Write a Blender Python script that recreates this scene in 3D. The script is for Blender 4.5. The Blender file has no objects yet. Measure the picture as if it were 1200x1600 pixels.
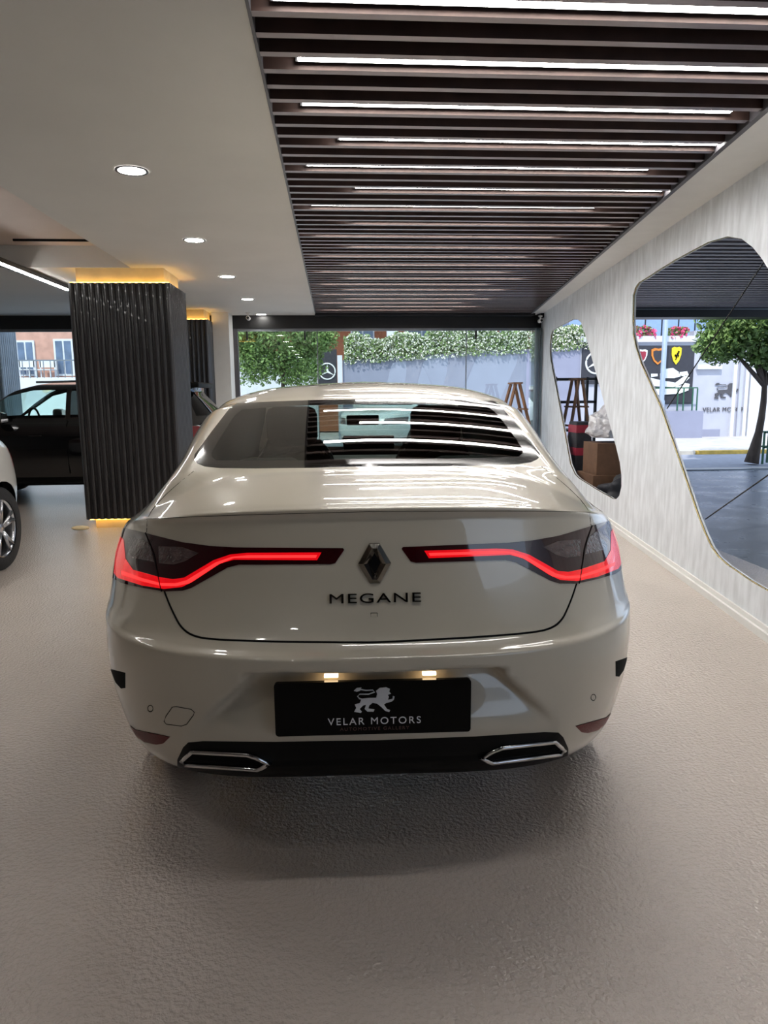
import bpy, bmesh, math, random
import numpy as np
from mathutils import Vector, Matrix
from mathutils.bvhtree import BVHTree
random.seed(7)
C = bpy.context.scene
COL = C.collection
PI = math.pi

# ------------------------------------------------------------------ camera, world, sun, exposure
F = 1110.0; YAW = math.radians(3.97); PIT = math.radians(9.46); ROLL = .009
CAM = Vector((0, 0, 1.38))
_f = Vector((math.sin(YAW)*math.cos(PIT), math.cos(YAW)*math.cos(PIT), -math.sin(PIT)))
_r = Vector((math.cos(YAW), -math.sin(YAW), 0)); _u = _r.cross(_f)
_r2 = _r*math.cos(ROLL)-_u*math.sin(ROLL); _u2 = _r*math.sin(ROLL)+_u*math.cos(ROLL)
cd = bpy.data.cameras.new('camera'); cam = bpy.data.objects.new('camera', cd); COL.objects.link(cam)
cd.sensor_fit = 'VERTICAL'; cd.sensor_height = 36.0; cd.lens = F/1600*36.0; cd.clip_end = 300; cd.clip_start = .02
M3 = Matrix((_r2, _u2, -_f)).transposed()
cam.matrix_world = Matrix.Translation(CAM) @ M3.to_4x4()
C.camera = cam

C.view_settings.view_transform = 'Standard'; C.view_settings.look = 'None'
C.view_settings.exposure = 0.0; C.view_settings.gamma = 1.0; C.view_settings.use_curve_mapping = False
SKY = 1.9; SUN = 3.6; LED = 36.0; DOWN = 60.0; COVE = 9.0
w = bpy.data.worlds.new('sky'); C.world = w; w.use_nodes = True
nt = w.node_tree; bg = nt.nodes['Background']; bg.inputs[0].default_value = (.62, .78, 1.0, 1); bg.inputs[1].default_value = SKY
sl = bpy.data.lights.new('sun', 'SUN'); sl.energy = SUN; sl.angle = .01; sl.color = (1, .96, .9)
so = bpy.data.objects.new('sun', sl); COL.objects.link(so); so.rotation_euler = (math.radians(38), 0, math.radians(-28))

def ray(x, y): return _f+_r2*((x-600)/F)+_u2*((800-y)/F)
def at_y(x, y, Y):
    d = ray(x, y); return CAM+d*(Y/d.y)
def at_z(x, y, z):
    d = ray(x, y); return CAM+d*((z-CAM.z)/d.z)

# ------------------------------------------------------------------ materials
def lin(c):
    c /= 255.0
    return c/12.92 if c <= .04045 else ((c+.055)/1.055)**2.4
def rgb(r, g, b): return (lin(r), lin(g), lin(b), 1)
def mat(name, col, rough=.5, metal=0, coat=0, emit=None, es=0, var=0, vscale=8, bump=0, bscale=60, stretch=(1, 1, 1), spec=.5, rvar=0):
    m = bpy.data.materials.new(name); m.use_nodes = True; n = m.node_tree; b = n.nodes['Principled BSDF']
    b.inputs['Base Color'].default_value = col; b.inputs['Roughness'].default_value = rough
    b.inputs['Metallic'].default_value = metal; b.inputs['Coat Weight'].default_value = coat
    b.inputs['Coat Roughness'].default_value = .02
    b.inputs['Specular IOR Level'].default_value = spec
    if emit: b.inputs['Emission Color'].default_value = emit; b.inputs['Emission Strength'].default_value = es
    if var or bump or rvar:
        tc = n.nodes.new('ShaderNodeTexCoord'); mp = n.nodes.new('ShaderNodeMapping'); n.links.new(tc.outputs['Object'], mp.inputs[0])
        mp.inputs['Scale'].default_value = stretch
    if var or rvar:
        nz = n.nodes.new('ShaderNodeTexNoise'); nz.inputs['Scale'].default_value = vscale; nz.inputs['Detail'].default_value = 6
        n.links.new(mp.outputs[0], nz.inputs['Vector'])
    if var:
        mx = n.nodes.new('ShaderNodeMix'); mx.data_type = 'RGBA'
        lo = [max(c*(1-var), 0) for c in col[:3]]+[1]; hi = [min(c*(1+var), 1) for c in col[:3]]+[1]
        mx.inputs[6].default_value = lo; mx.inputs[7].default_value = hi
        cr = n.nodes.new('ShaderNodeMapRange'); cr.inputs[1].default_value = .35; cr.inputs[2].default_value = .65
        n.links.new(nz.outputs[0], cr.inputs[0]); n.links.new(cr.outputs[0], mx.inputs[0]); n.links.new(mx.outputs[2], b.inputs['Base Color'])
    if rvar:
        mr = n.nodes.new('ShaderNodeMapRange'); mr.inputs[1].default_value = .3; mr.inputs[2].default_value = .7
        mr.inputs[3].default_value = rough-rvar; mr.inputs[4].default_value = rough+rvar
        n.links.new(nz.outputs[0], mr.inputs[0]); n.links.new(mr.outputs[0], b.inputs['Roughness'])
    if bump:
        n2 = n.nodes.new('ShaderNodeTexNoise'); n2.inputs['Scale'].default_value = bscale; n2.inputs['Detail'].default_value = 2
        n.links.new(mp.outputs[0], n2.inputs['Vector'])
        bp = n.nodes.new('ShaderNodeBump'); bp.inputs['Strength'].default_value = bump; bp.inputs['Distance'].default_value = .01
        n.links.new(n2.outputs[0], bp.inputs['Height']); n.links.new(bp.outputs[0], b.inputs['Normal'])
    return m
def glass(name, tint, ior=1.5, boost=1.0):
    m = bpy.data.materials.new(name); m.use_nodes = True; n = m.node_tree
    for x in list(n.nodes): n.nodes.remove(x)
    o = n.nodes.new('ShaderNodeOutputMaterial'); tr = n.nodes.new('ShaderNodeBsdfTransparent'); gl = n.nodes.new('ShaderNodeBsdfGlossy')
    tr.inputs[0].default_value = tint; gl.inputs['Roughness'].default_value = 0.0; gl.inputs['Color'].default_value = (boost, boost, boost, 1)
    fr = n.nodes.new('ShaderNodeFresnel'); ge = n.nodes.new('ShaderNodeNewGeometry'); io = n.nodes.new('ShaderNodeMapRange')
    io.inputs[3].default_value = ior; io.inputs[4].default_value = 1/ior; n.links.new(ge.outputs['Backfacing'], io.inputs[0]); n.links.new(io.outputs[0], fr.inputs[0])
    mx = n.nodes.new('ShaderNodeMixShader'); n.links.new(fr.outputs[0], mx.inputs[0]); n.links.new(tr.outputs[0], mx.inputs[1]); n.links.new(gl.outputs[0], mx.inputs[2])
    n.links.new(mx.outputs[0], o.inputs[0]); return m
M = {}
M['floor'] = mat('epoxy_floor', rgb(192, 181, 172), .17, var=.02, vscale=1.5, bump=1.0, bscale=70, spec=.75)
M['ceil'] = mat('ceiling_paint', rgb(206, 204, 200), .75, var=.02, vscale=2)
M['ceil2'] = mat('ceiling_beige', rgb(200, 188, 182), .75, var=.03, vscale=2)
M['wallp'] = mat('mottled_plaster', rgb(213, 217, 222), .5, var=.12, vscale=9, stretch=(1.6, 1.6, .45), bump=.15, bscale=18)
M['white'] = mat('white_paint', rgb(218, 217, 214), .5, var=.02)
M['black'] = mat('black_metal', rgb(22, 22, 24), .4, var=.1)
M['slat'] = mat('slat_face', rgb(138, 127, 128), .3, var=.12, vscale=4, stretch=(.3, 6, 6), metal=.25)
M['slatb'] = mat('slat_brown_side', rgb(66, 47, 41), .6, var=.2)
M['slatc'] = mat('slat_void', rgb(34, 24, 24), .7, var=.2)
M['slats2'] = mat('terrace_slat', rgb(120, 112, 116), .4, var=.1)
M['trimg'] = mat('graphite_trim', rgb(78, 76, 80), .45, var=.05)
M['led'] = mat('led_diffuser', rgb(255, 250, 240), .4, emit=(1, .97, .93, 1), es=LED, var=.01)
M['downl'] = mat('downlight_diffuser', rgb(255, 250, 240), .4, emit=(1, .97, .91, 1), es=DOWN, var=.01)
M['cove'] = mat('amber_led', rgb(255, 200, 90), .4, emit=(1, .58, .12, 1), es=COVE, var=.01)
M['flute'] = mat('fluted_panel', rgb(40, 38, 39), .3, coat=.12, var=.15, vscale=5, stretch=(1, 1, .2))
M['fluteg'] = mat('grey_fluted_panel', rgb(170, 176, 188), .45, var=.15, vscale=5, stretch=(1, 1, .2))
M['core'] = mat('cream_render', rgb(225, 205, 160), .7, var=.06)
M['brass'] = mat('brass_bead', rgb(150, 135, 95), .25, metal=1, var=.05)
M['pane'] = glass('clear_glass', (.93, .97, .95, 1))
M['alu'] = mat('grey_aluminium', rgb(130, 134, 140), .35, metal=.6, var=.05)
M['paint'] = mat('white_car_paint', rgb(188, 180, 164), .3, coat=1.0, var=.01, vscale=3)
M['gap'] = mat('panel_gap', rgb(8, 8, 8), .8, var=.1, spec=.1)
M['autoglass'] = glass('rear_glass', (.50, .56, .54, 1), 1.52)
M['autoglass2'] = glass('windscreen_glass', (.80, .92, .88, 1), 1.5)
M['privacy'] = glass('privacy_glass', (.05, .055, .055, 1), 1.52)
M['frit'] = mat('black_frit', rgb(12, 12, 12), .08, coat=.6, var=.05)
M['lens'] = mat('dark_red_lens', rgb(46, 4, 9), .06, coat=.6, var=.2, vscale=12)
M['band'] = mat('red_light_guide', rgb(170, 8, 14), .12, coat=.6, emit=(1, .004, .01, 1), es=.62, var=.25, vscale=30)
M['bandhot'] = mat('red_light_core', rgb(255, 40, 40), .2, emit=(1, .03, .03, 1), es=1.5, var=.03)
M['clearlens'] = mat('smoked_lens', rgb(84, 66, 66), .12, coat=1, bump=.6, bscale=150, stretch=(.1, 1, 1), var=.3, vscale=60)
M['plast'] = mat('black_plastic', rgb(7, 7, 8), .5, var=.1, spec=.13)
M['chrome'] = mat('chrome', rgb(205, 205, 208), .1, metal=1, var=.02)
M['dchrome'] = mat('dark_chrome', rgb(120, 116, 110), .12, metal=1, var=.05)
M['reflx'] = mat('red_reflector', rgb(100, 12, 18), .3, spec=.25, bump=.4, bscale=300, var=.1)
M['plate'] = mat('black_acrylic', rgb(3, 3, 4), .06, var=.1, spec=.13)
M['plw'] = mat('silver_print', rgb(205, 205, 208), .5, var=.03)
M['plb'] = mat('bronze_print', rgb(74, 46, 42), .5, var=.03)
M['warm'] = mat('plate_lamp', rgb(255, 230, 190), .4, emit=(1, .7, .38, 1), es=12, var=.01)
M['rubber'] = mat('tyre_rubber', rgb(20, 20, 21), .8, var=.15, bump=.3, bscale=80)
M['alloy'] = mat('alloy_silver', rgb(180, 182, 186), .25, metal=.9, var=.03)
M['seat'] = mat('dark_seat_fabric', rgb(26, 25, 25), .85, var=.1, bump=.2, bscale=200)
M['inner'] = mat('cabin_lining', rgb(34, 32, 31), .9, var=.1)
M['bpaint'] = mat('black_car_paint', rgb(5, 5, 7), .15, coat=1, var=.02)
M['bpaint2'] = mat('midnight_car_paint', rgb(8, 8, 12), .18, coat=1, var=.02)
M['spaint'] = mat('silver_car_paint', rgb(196, 194, 188), .28, coat=1, var=.02)
M['wpaint'] = mat('bright_white_paint', rgb(235, 236, 236), .28, coat=1, var=.02)
M['wood'] = mat('ladder_wood', rgb(128, 92, 66), .65, var=.3, vscale=6, stretch=(4, 4, .5))
M['card'] = mat('cardboard', rgb(104, 76, 56), .8, var=.1)
M['bag'] = mat('dark_fabric_bag', rgb(38, 38, 44), .6, var=.3, bump=.5, bscale=12)
M['poly'] = mat('plastic_film', rgb(205, 205, 210), .2, var=.1, bump=1, bscale=14, coat=.4)
M['redb'] = mat('crimson_board', rgb(150, 40, 60), .5, var=.1)
M['road'] = mat('asphalt', rgb(150, 152, 165), .85, var=.1, bump=.3)
M['pave'] = mat('pavement', rgb(190, 186, 184), .8, var=.12, vscale=3)
M['kerb'] = mat('kerb_white', rgb(205, 200, 190), .8, var=.1)
M['kerby'] = mat('kerb_yellow', rgb(216, 180, 90), .8, var=.15)
M['lav'] = mat('lavender_render', rgb(146, 149, 170), .85, var=.04, vscale=2)
M['gwall'] = mat('pale_grey_wall', rgb(182, 184, 196), .8, var=.05, vscale=2)
M['mural'] = mat('charcoal_mural', rgb(52, 52, 60), .6, var=.08)
M['whitep'] = mat('white_print', rgb(232, 236, 236), .6, var=.03)
M['yel'] = mat('yellow_print', rgb(245, 220, 40), .6, var=.05)
M['orp'] = mat('orange_print', rgb(214, 130, 50), .6, var=.1)
M['steelb'] = mat('blue_grey_post', rgb(150, 165, 185), .5, var=.05)
M['leaf'] = mat('green_leaves', rgb(122, 150, 84), .6, var=.4, vscale=5)
M['leaf2'] = mat('pale_hedge_leaves', rgb(126, 150, 92), .6, var=.35, vscale=6)
M['petal'] = mat('white_blossom', rgb(240, 240, 225), .6, var=.05)
M['pink'] = mat('pink_blossom', rgb(225, 80, 130), .6, var=.2)
M['bark'] = mat('bark', rgb(92, 80, 72), .9, var=.3, bump=.6, bscale=25, stretch=(1, 1, .3))
M['brick'] = mat('terracotta_cladding', rgb(196, 150, 134), .8, var=.12, vscale=4)
M['orange'] = mat('rust_cladding', rgb(160, 96, 66), .8, var=.12)
M['bwhite'] = mat('balcony_white', rgb(215, 218, 225), .7, var=.03)
M['bblue'] = mat('pale_blue_render', rgb(140, 165, 205), .8, var=.05)
M['bwin'] = mat('window_dark', rgb(88, 104, 130), .1, coat=.5, var=.3, vscale=2)
M['green'] = mat('green_metal', rgb(46, 96, 72), .5, var=.1)
M['epoxyb'] = mat('blue_grey_epoxy', rgb(128, 134, 146), .3, var=.15, vscale=2.5, bump=.2, bscale=60, rvar=.08)
M['screen'] = mat('dark_screen', rgb(10, 11, 13), .1, coat=.5, var=.1)
M['sock'] = mat('smooth_black_cable', rgb(12, 14, 14), .5, var=.05)

# ------------------------------------------------------------------ helpers
def link(name, me, m, parent=None):
    o = bpy.data.objects.new(name, me); COL.objects.link(o)
    if m is not None:
        if isinstance(m, (list, tuple)):
            for k in m: me.materials.append(k)
        else: me.materials.append(m)
    if parent is not None: o.parent = parent
    return o
def build(bm, name, m, parent=None, smooth=False):
    me = bpy.data.meshes.new(name); bmesh.ops.recalc_face_normals(bm, faces=bm.faces)
    bm.to_mesh(me); bm.free()
    if smooth: me.shade_smooth()
    return link(name, me, m, parent)
def tag(o, label, cat, group=None, kind=None):
    o['label'] = label; o['category'] = cat
    if group: o['group'] = group
    if kind: o['kind'] = kind
    return o
def struct(o): o['kind'] = 'structure'; return o
def empty(name, loc=(0, 0, 0), rz=0):
    o = bpy.data.objects.new(name, None); COL.objects.link(o); o.location = loc; o.rotation_euler = (0, 0, rz); o.empty_display_size = .1; return o
def copy_tree(o, parent=None):
    c = o.copy(); COL.objects.link(c)
    if parent is not None: c.parent = parent
    for ch in o.children: copy_tree(ch, c)
    return c
def box(bm, a, b, bev=0, mi=0, rot=None):
    x0, y0, z0 = a; x1, y1, z1 = b
    r = bmesh.ops.create_cube(bm, size=1.0); vs = r['verts']
    for v in vs: v.co = Vector(((x0+x1)/2+v.co.x*(x1-x0), (y0+y1)/2+v.co.y*(y1-y0), (z0+z1)/2+v.co.z*(z1-z0)))
    fs = set(f for v in vs for f in v.link_faces)
    for f in fs: f.material_index = mi
    if bev:
        es = set(e for v in vs for e in v.link_edges)
        r2 = bmesh.ops.bevel(bm, geom=list(es), offset=bev, segments=2, affect='EDGES', profile=.5)
        vs = list(set(v for f in r2['faces'] for v in f.verts) | set(v for v in vs if v.is_valid))
    if rot is not None:
        c = Vector(((x0+x1)/2, (y0+y1)/2, (z0+z1)/2))
        for v in vs: v.co = c+rot @ (v.co-c)
    return vs
def boxo(name, a, b, m, parent=None, bev=0, rot=None):
    bm = bmesh.new(); box(bm, a, b, bev, rot=rot); return build(bm, name, m, parent)
def tube(bm, pts, rad, seg=8, closed=False, cap=True):
    pts = [Vector(p) for p in pts]; n = len(pts); rings = []
    up = Vector((0, 0, 1))
    for i, p in enumerate(pts):
        if closed: t = pts[(i+1) % n]-pts[i-1]
        else: t = pts[min(i+1, n-1)]-pts[max(i-1, 0)]
        if t.length < 1e-9: t = Vector((0, 0, 1))
        t.normalize()
        a = up if abs(t.dot(up)) < .95 else Vector((1, 0, 0))
        s = t.cross(a).normalized(); q = s.cross(t)
        r = rad[i] if isinstance(rad, (list, tuple)) else rad
        rings.append([bm.verts.new(p+(s*math.cos(2*PI*k/seg)+q*math.sin(2*PI*k/seg))*r) for k in range(seg)])
    rr = range(n) if closed else range(n-1)
    for i in rr:
        A = rings[i]; B = rings[(i+1) % n]
        for k in range(seg): bm.faces.new((A[k], A[(k+1) % seg], B[(k+1) % seg], B[k]))
    if cap and not closed:
        bm.faces.new(rings[0]); bm.faces.new(rings[-1])
def tubeo(name, pts, rad, m, parent=None, seg=8, closed=False):
    bm = bmesh.new(); tube(bm, pts, rad, seg, closed); return build(bm, name, m, parent, True)
def prism(bm, pts, vec):
    """closed flat outline pts extruded by vec (concave allowed)"""
    vs = [bm.verts.new(Vector(p)) for p in pts]
    from mathutils.geometry import tessellate_polygon
    tris = tessellate_polygon([[Vector(p) for p in pts]])
    ws = [bm.verts.new(Vector(p)+Vector(vec)) for p in pts]
    for a, b, c in tris:
        try: bm.faces.new((vs[a], vs[b], vs[c])); bm.faces.new((ws[a], ws[c], ws[b]))
        except ValueError: pass
    n = len(vs)
    for i in range(n):
        try: bm.faces.new((vs[i], vs[(i+1) % n], ws[(i+1) % n], ws[i]))
        except ValueError: pass
def lathe(bm, prof, seg=32, axis='X', off=(0, 0, 0), cap=True):
    """prof: list of (r, h)"""
    rings = []
    for r, h in prof:
        R = []
        for k in range(seg):
            a = 2*PI*k/seg; c, s = r*math.cos(a), r*math.sin(a)
            p = {'X': (h, c, s), 'Y': (c, h, s), 'Z': (c, s, h)}[axis]
            R.append(bm.verts.new(Vector(p)+Vector(off)))
        rings.append(R)
    for A, B in zip(rings, rings[1:]):
        for k in range(seg): bm.faces.new((A[k], A[(k+1) % seg], B[(k+1) % seg], B[k]))
    for R in ((rings[0], rings[-1]) if cap else ()):
        try: bm.faces.new(R)
        except ValueError: pass
def text(name, s, size, m, parent=None, sx=1.0, space=1.0, ext=.001, bold=0.0):
    cu = bpy.data.curves.new(name, 'FONT'); cu.body = s; cu.size = size; cu.align_x = 'CENTER'; cu.align_y = 'CENTER'
    cu.space_character = space; cu.extrude = ext; cu.offset = bold
    to = bpy.data.objects.new('tmp', cu); COL.objects.link(to)
    dg = bpy.context.evaluated_depsgraph_get(); dg.update()
    me = bpy.data.meshes.new_from_object(to.evaluated_get(dg)); bpy.data.objects.remove(to)
    for v in me.vertices: v.co.x *= sx
    me.name = name; me.materials.clear()
    return link(name, me, m, parent)
def tloc(o, loc, e): o.location = loc; o.rotation_euler = e; return o

LION_BODY = [(520, 175), (560, 172), (600, 172), (606, 150), (600, 132), (620, 115), (655, 112), (676, 122), (672, 138), (682, 150), (664, 156), (670, 168), (664, 186), (690, 180), (692, 164), (702, 168), (697, 186), (684, 196), (655, 203), (642, 212), (660, 240), (676, 245), (672, 256), (650, 250), (628, 226), (605, 206), (580, 200), (562, 215), (556, 233), (590, 240), (585, 252), (550, 250), (536, 235), (545, 210), (527, 215), (508, 235), (520, 250), (515, 258), (478, 250), (490, 228), (482, 208), (510, 200)]
LION_TAIL = [(488, 122), (505, 120), (545, 127), (582, 126), (592, 138), (560, 149), (510, 148), (498, 160), (508, 174), (535, 182)]
def lion(name, w_, m, parent, depth=.001):
    s = w_/220.0; bm = bmesh.new()
    P = [((x-590)*s, -depth/2, (185-y)*s) for x, y in LION_BODY]
    prism(bm, P, (0, depth, 0))
    tube(bm, [((x-590)*s, 0, (185-y)*s) for x, y in LION_TAIL], 3.6*s, 6)
    prism(bm, [((x-590)*s, -depth/2, (185-y)*s) for x, y in [(478, 128), (494, 112), (520, 110), (512, 128), (495, 134)]], (0, depth, 0))
    return build(bm, name, m, parent)

# ------------------------------------------------------------------ room shell
H = 2.65; FY = 12.0
def wx(y): return 1.93+.13*y
def gx(y): return 1.51+.15*y           # right edge of the slatted bay
GXL = -.26
struct(boxo('floor', (-9, -6, -.12), (3.35, FY, 0), M['floor']))
bm = bmesh.new(); box(bm, (GXL-1.74, -6, H), (GXL, FY, H+.25)); box(bm, (-9, 7.6, H), (GXL-1.74, FY, H+.25)); struct(build(bm, 'ceiling', M['ceil']))
struct(boxo('ceiling_recess', (-9, -6, 2.86), (-2.0, 7.6, 2.9), M['ceil2']))
# soffit strip on the right between slatted bay and wall
bm = bmesh.new(); prism(bm, [(gx(-6), -6, H), (wx(-6)+.1, -6, H), (wx(FY)+.1, FY, H), (gx(FY), FY, H)], (0, 0, .25)); struct(build(bm, 'ceiling_soffit', M['white']))
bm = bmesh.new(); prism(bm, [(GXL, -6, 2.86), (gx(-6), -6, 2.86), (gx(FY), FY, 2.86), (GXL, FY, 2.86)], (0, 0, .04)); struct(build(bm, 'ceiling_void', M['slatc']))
struct(boxo('roof', (-9, -6, 2.9), (9.8, FY+.15, 3.15), M['white']))
struct(boxo('wall_left', (-9.15, -6, 0), (-9, FY, 2.9), M['white']))
struct(boxo('wall_back', (-9, -6.15, 0), (1.3, -6, 2.9), M['trimg']))
# slatted ceiling
sc = empty('slat_ceiling', (0, 0, H)); tag(sc, 'long brown slatted ceiling bay above the white car, slats running crosswise', 'slatted ceiling')
bm = bmesh.new(); y = -5.9; P_ = .1445; k = 0
ys = []
y = 2.668-P_*59
while y < 11.7:
    ys.append(y); box(bm, (GXL+.01, y-.019, 0), (gx(y)-.035, y+.019, .1)); y += P_
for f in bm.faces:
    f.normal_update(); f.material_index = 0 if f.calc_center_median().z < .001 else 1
so_ = build(bm, 'slats', [M['slat'], M['slatb']], sc); so_['kind'] = 'stuff'
bm = bmesh.new()
prism(bm, [(gx(-6)-.03, -6, -.012), (gx(-6), -6, -.012), (gx(FY), FY, -.012), (gx(FY)-.03, FY, -.012)], (0, 0, .2))
box(bm, (GXL, -6, -.006), (GXL+.012, 11.8, .2)); build(bm, 'side_trim', M['trimg'], sc)
boxo('end_trim', (GXL, 11.72, -.03), (gx(FY), 11.95, .2), M['black'], sc)
# LED lines hanging in the slot after every third slat
starts = {0: -.17, 1: -.11, 2: -.11, 3: .06, 4: -.12, 5: .17, 6: -.12}
n = 0; proto = {}
words = ['nearest to the viewer', 'second from the viewer', 'third from the viewer', 'fourth from the viewer', 'fifth from the viewer', 'sixth from the viewer', 'seventh and last bright one']
for j in range(-18, 21):
    yc = 2.668-P_*.5+j*3*P_
    if yc > 11.5 or yc < -5.5: continue
    if j < 0 and j != -3: continue  # one unseen line added overhead to brighten the car rear and near floor
    x0 = starts.get(j, (-.12, .17)[j % 2] if j >= 0 else -.1)
    L_ = 2.0 if j > 1 or j < 0 else 2.35
    t = empty('linear_light', (x0, yc, H))
    bm = bmesh.new(); box(bm, (0, -.025, .0185), (L_, .025, .034)); build(bm, 'diffuser', M['led'], t)
    bm = bmesh.new(); box(bm, (-.01, -.028, .034), (L_+.01, .028, .08)); box(bm, (-.01, -.028, .018), (L_+.01, -.0253, .034)); box(bm, (-.01, .0253, .018), (L_+.01, .028, .034)); build(bm, 'housing', M['black'], t)
    if 0 <= j <= 6: tag(t, 'thin white LED line between ceiling slats, '+words[j], 'light', 'LED lines in the slatted ceiling')
    else: tag(t, ('thin LED line hidden deep between the far ceiling slats' if j > 0 else 'unseen LED line added between the overhead slats to light the saloon rear'), 'light', 'LED lines in the slatted ceiling')
# downlights
dw = ['largest, nearest the top of the photo', 'second one back from the largest', 'third one back, above the fluted pillar', 'fourth one back', 'last one, next to the black header']
bm = bmesh.new(); lathe(bm, [(.082, -.004), (.098, -.006), (.1, 0)], 40, 'Z', (0, 0, 0), False); ring0 = build(bm, 'rim', M['trimg'], None, True)
bm = bmesh.new(); lathe(bm, [(.001, -.003), (.082, -.003), (.082, .004)], 40, 'Z'); disc0 = build(bm, 'diffuser', M['downl'])
me_r, me_d = ring0.data, disc0.data; bpy.data.objects.remove(ring0); bpy.data.objects.remove(disc0)
for j in range(-3, 5):  # negative steps are unseen downlights, added to lift the near floor and car rear
    t = empty('downlight', (-1.12, 4.41+1.86*j, H-.001)); s = .92
    t.scale = (s, s, 1)
    link('rim', me_r, None, t); link('diffuser', me_d, None, t)
    tag(t, 'round recessed white downlight in plain ceiling, '+dw[j] if j >= 0 else 'unseen round downlight added to the row to light the saloon rear and near floor', 'light', 'row of recessed downlights')
# linear light at left
t = empty('linear_light', (-3.05, 0, 2.6)); boxo('housing', (-.06, 2.5, .0), (.04, 8.8, .045), M['black'], t); boxo('diffuser', (.0, 2.6, -.012), (.035, 8.78, 0), M['led'], t)
tag(t, 'long LED line under a black beam left of the fluted pillar', 'light')
tag(boxo('ceiling_cable', (-3.0, 7.3, 2.84), (-2.2, 7.32, 2.86), M['plast']), 'thin cable lying along the raised ceiling near the fluted pillar', 'cable')

# right wall with two cut-outs
OP1 = [(6.64, 2.03), (6.66, 2.26), (6.60, 2.32), (6.5, 2.35), (5.57, 2.38), (4.91, 2.38), (4.59, 2.35), (4.37, 2.29), (4.21, 2.21), (4.09, 2.13), (3.99, 2.05), (3.4, 1.55), (2.75, 1.0), (2.36, .62), (2.28, .48), (2.3, .36), (2.4, .29), (2.55, .27), (3.69, .265), (3.92, .265), (4.24, .28), (4.40, .30), (4.52, .34), (4.66, .42), (4.8, .52), (5.12, .78), (5.72, 1.25), (6.31, 1.62), (6.5, 1.78), (6.6, 1.9)]
OP2 = [(11.02, 2.25), (10.93, 2.30), (10.79, 2.315), (9.38, 2.32), (9.1, 2.29), (8.88, 2.23), (8.55, 2.02), (7.7, 1.37), (6.99, .82), (6.84, .69), (6.76, .57), (6.74, .46), (6.80, .36), (6.9, .31), (7.06, .29), (7.83, .29), (8.7, .305), (8.95, .33), (9.25, .43), (9.8, .89), (10.99, 1.87), (11.08, 2.0), (11.10, 2.12)]
OP3 = [(y-4.35, z) for y, z in OP1]
TW = .035
def wall_faces():
    bm = bmesh.new()
    outer = [(-6, 0), (-6, H), (FY, H), (FY, 0)]
    from mathutils.geometry import tessellate_polygon
    loops = [outer, OP1, OP2, OP3]
    V = [Vector((y, z, 0)) for l in loops for y, z in l]
    tris = tessellate_polygon([[Vector((y, z, 0)) for y, z in l] for l in loops])
    a = [bm.verts.new((wx(v.x), v.x, v.y)) for v in V]; b = [bm.verts.new((wx(v.x)+TW, v.x, v.y)) for v in V]
    for i, j, k in tris: bm.faces.new((a[i], a[j], a[k])); bm.faces.new((b[k], b[j], b[i]))
    o = 0
    for l in loops:
        m_ = len(l)
        for i in range(m_): p, q = o+i, o+(i+1) % m_; bm.faces.new((a[p], a[q], b[q], b[p]))
        o += m_
    return bm
struct(build(wall_faces(), 'wall_right', M['wallp']))
for idx, op in enumerate((OP1, OP2, OP3)):
    wn = struct(empty('window_%d' % (idx+1), (0, 0, 0)))
    bm = bmesh.new(); tube(bm, [(wx(y)+.012, y, z) for y, z in op], .007, 6, True); build(bm, 'bead', M['brass'], wn, True)
bm = bmesh.new(); prism(bm, [(wx(-6)-.03, -6, 0), (wx(-6), -6, 0), (wx(FY), FY, 0), (wx(FY)-.03, FY, 0)], (0, 0, .045)); prism(bm, [(wx(-6)-.012, -6, .045), (wx(-6), -6, .045), (wx(FY), FY, .045), (wx(FY)-.012, FY, .045)], (0, 0, .03)); struct(build(bm, 'baseboard_right', M['white']))
tag(tubeo('bracing_wire', [(wx(4.1)+.05, 4.11, 2.14), (wx(5.68)+.05, 5.68, 1.24)], .0045, M['sock']), 'thin black wire slanting across top corner of the big cut-out in the right wall', 'wire')
tag(tubeo('bracing_wire', [(wx(3.3)+.05, 3.1, 1.3), (wx(4.75)+.05, 4.75, .49)], .0045, M['sock']), 'thin dark wire slanting across the low right part of the big wall cut-out', 'wire')

# facade
hd = struct(boxo('header_beam', (-9, FY, 2.44), (3.55, FY+.12, 2.66), M['black']))
struct(boxo('transom', (-9, FY+.01, 2.40), (3.55, FY+.05, 2.44), M['alu']))
struct(boxo('threshold', (-9, FY, -.12), (9.8, FY+.12, .015), M['alu']))
xs = [-9, -7.2, -5.4, -3.6, -2.35]
def facade(nm, xs, first=True, joint=M['alu']):
    r_ = struct(empty(nm, (0, 0, 0)))
    for a, b in zip(xs, xs[1:]): boxo('pane', (a+.008, FY+.045, .015), (b-.008, FY+.055, 2.42), M['pane'], r_)
    for x in xs[1:-1]: boxo('joint', (x-.008, FY+.04, .015), (x+.008, FY+.06, 2.42), joint, r_)
    return r_
facade('window_4', xs)
w5 = facade('window_5', [-1.52, -.24, 2.24, 3.28])
for x in (-1.38, -.44, 2.4, 3.4):
    boxo('patch_fitting', (x-.012, FY+.02, 2.26), (x+.012, FY+.08, 2.45), M['black'], w5)
boxo('frame', (-1.6, FY, 0), (-1.53, FY+.1, 2.44), M['trimg'], w5); boxo('frame', (3.46, FY-.02, 0), (3.52, FY+.1, 2.44), M['trimg'], w5)
r_ = empty('folded_glass_panels', (3.3, FY, 0)); tag(r_, 'stack of folded grey glass door leaves at right end of the back glazing', 'glass panels')
for k in range(5): boxo('leaf', (.005+k*.03, -.28, .02), (.012+k*.03, -.01, 2.42), M['alu'] if k % 2 else M['pane'], r_)
struct(boxo('wall_pier', (-1.86, 11.55, 0), (-1.6, FY+.1, H), M['white']))
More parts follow.
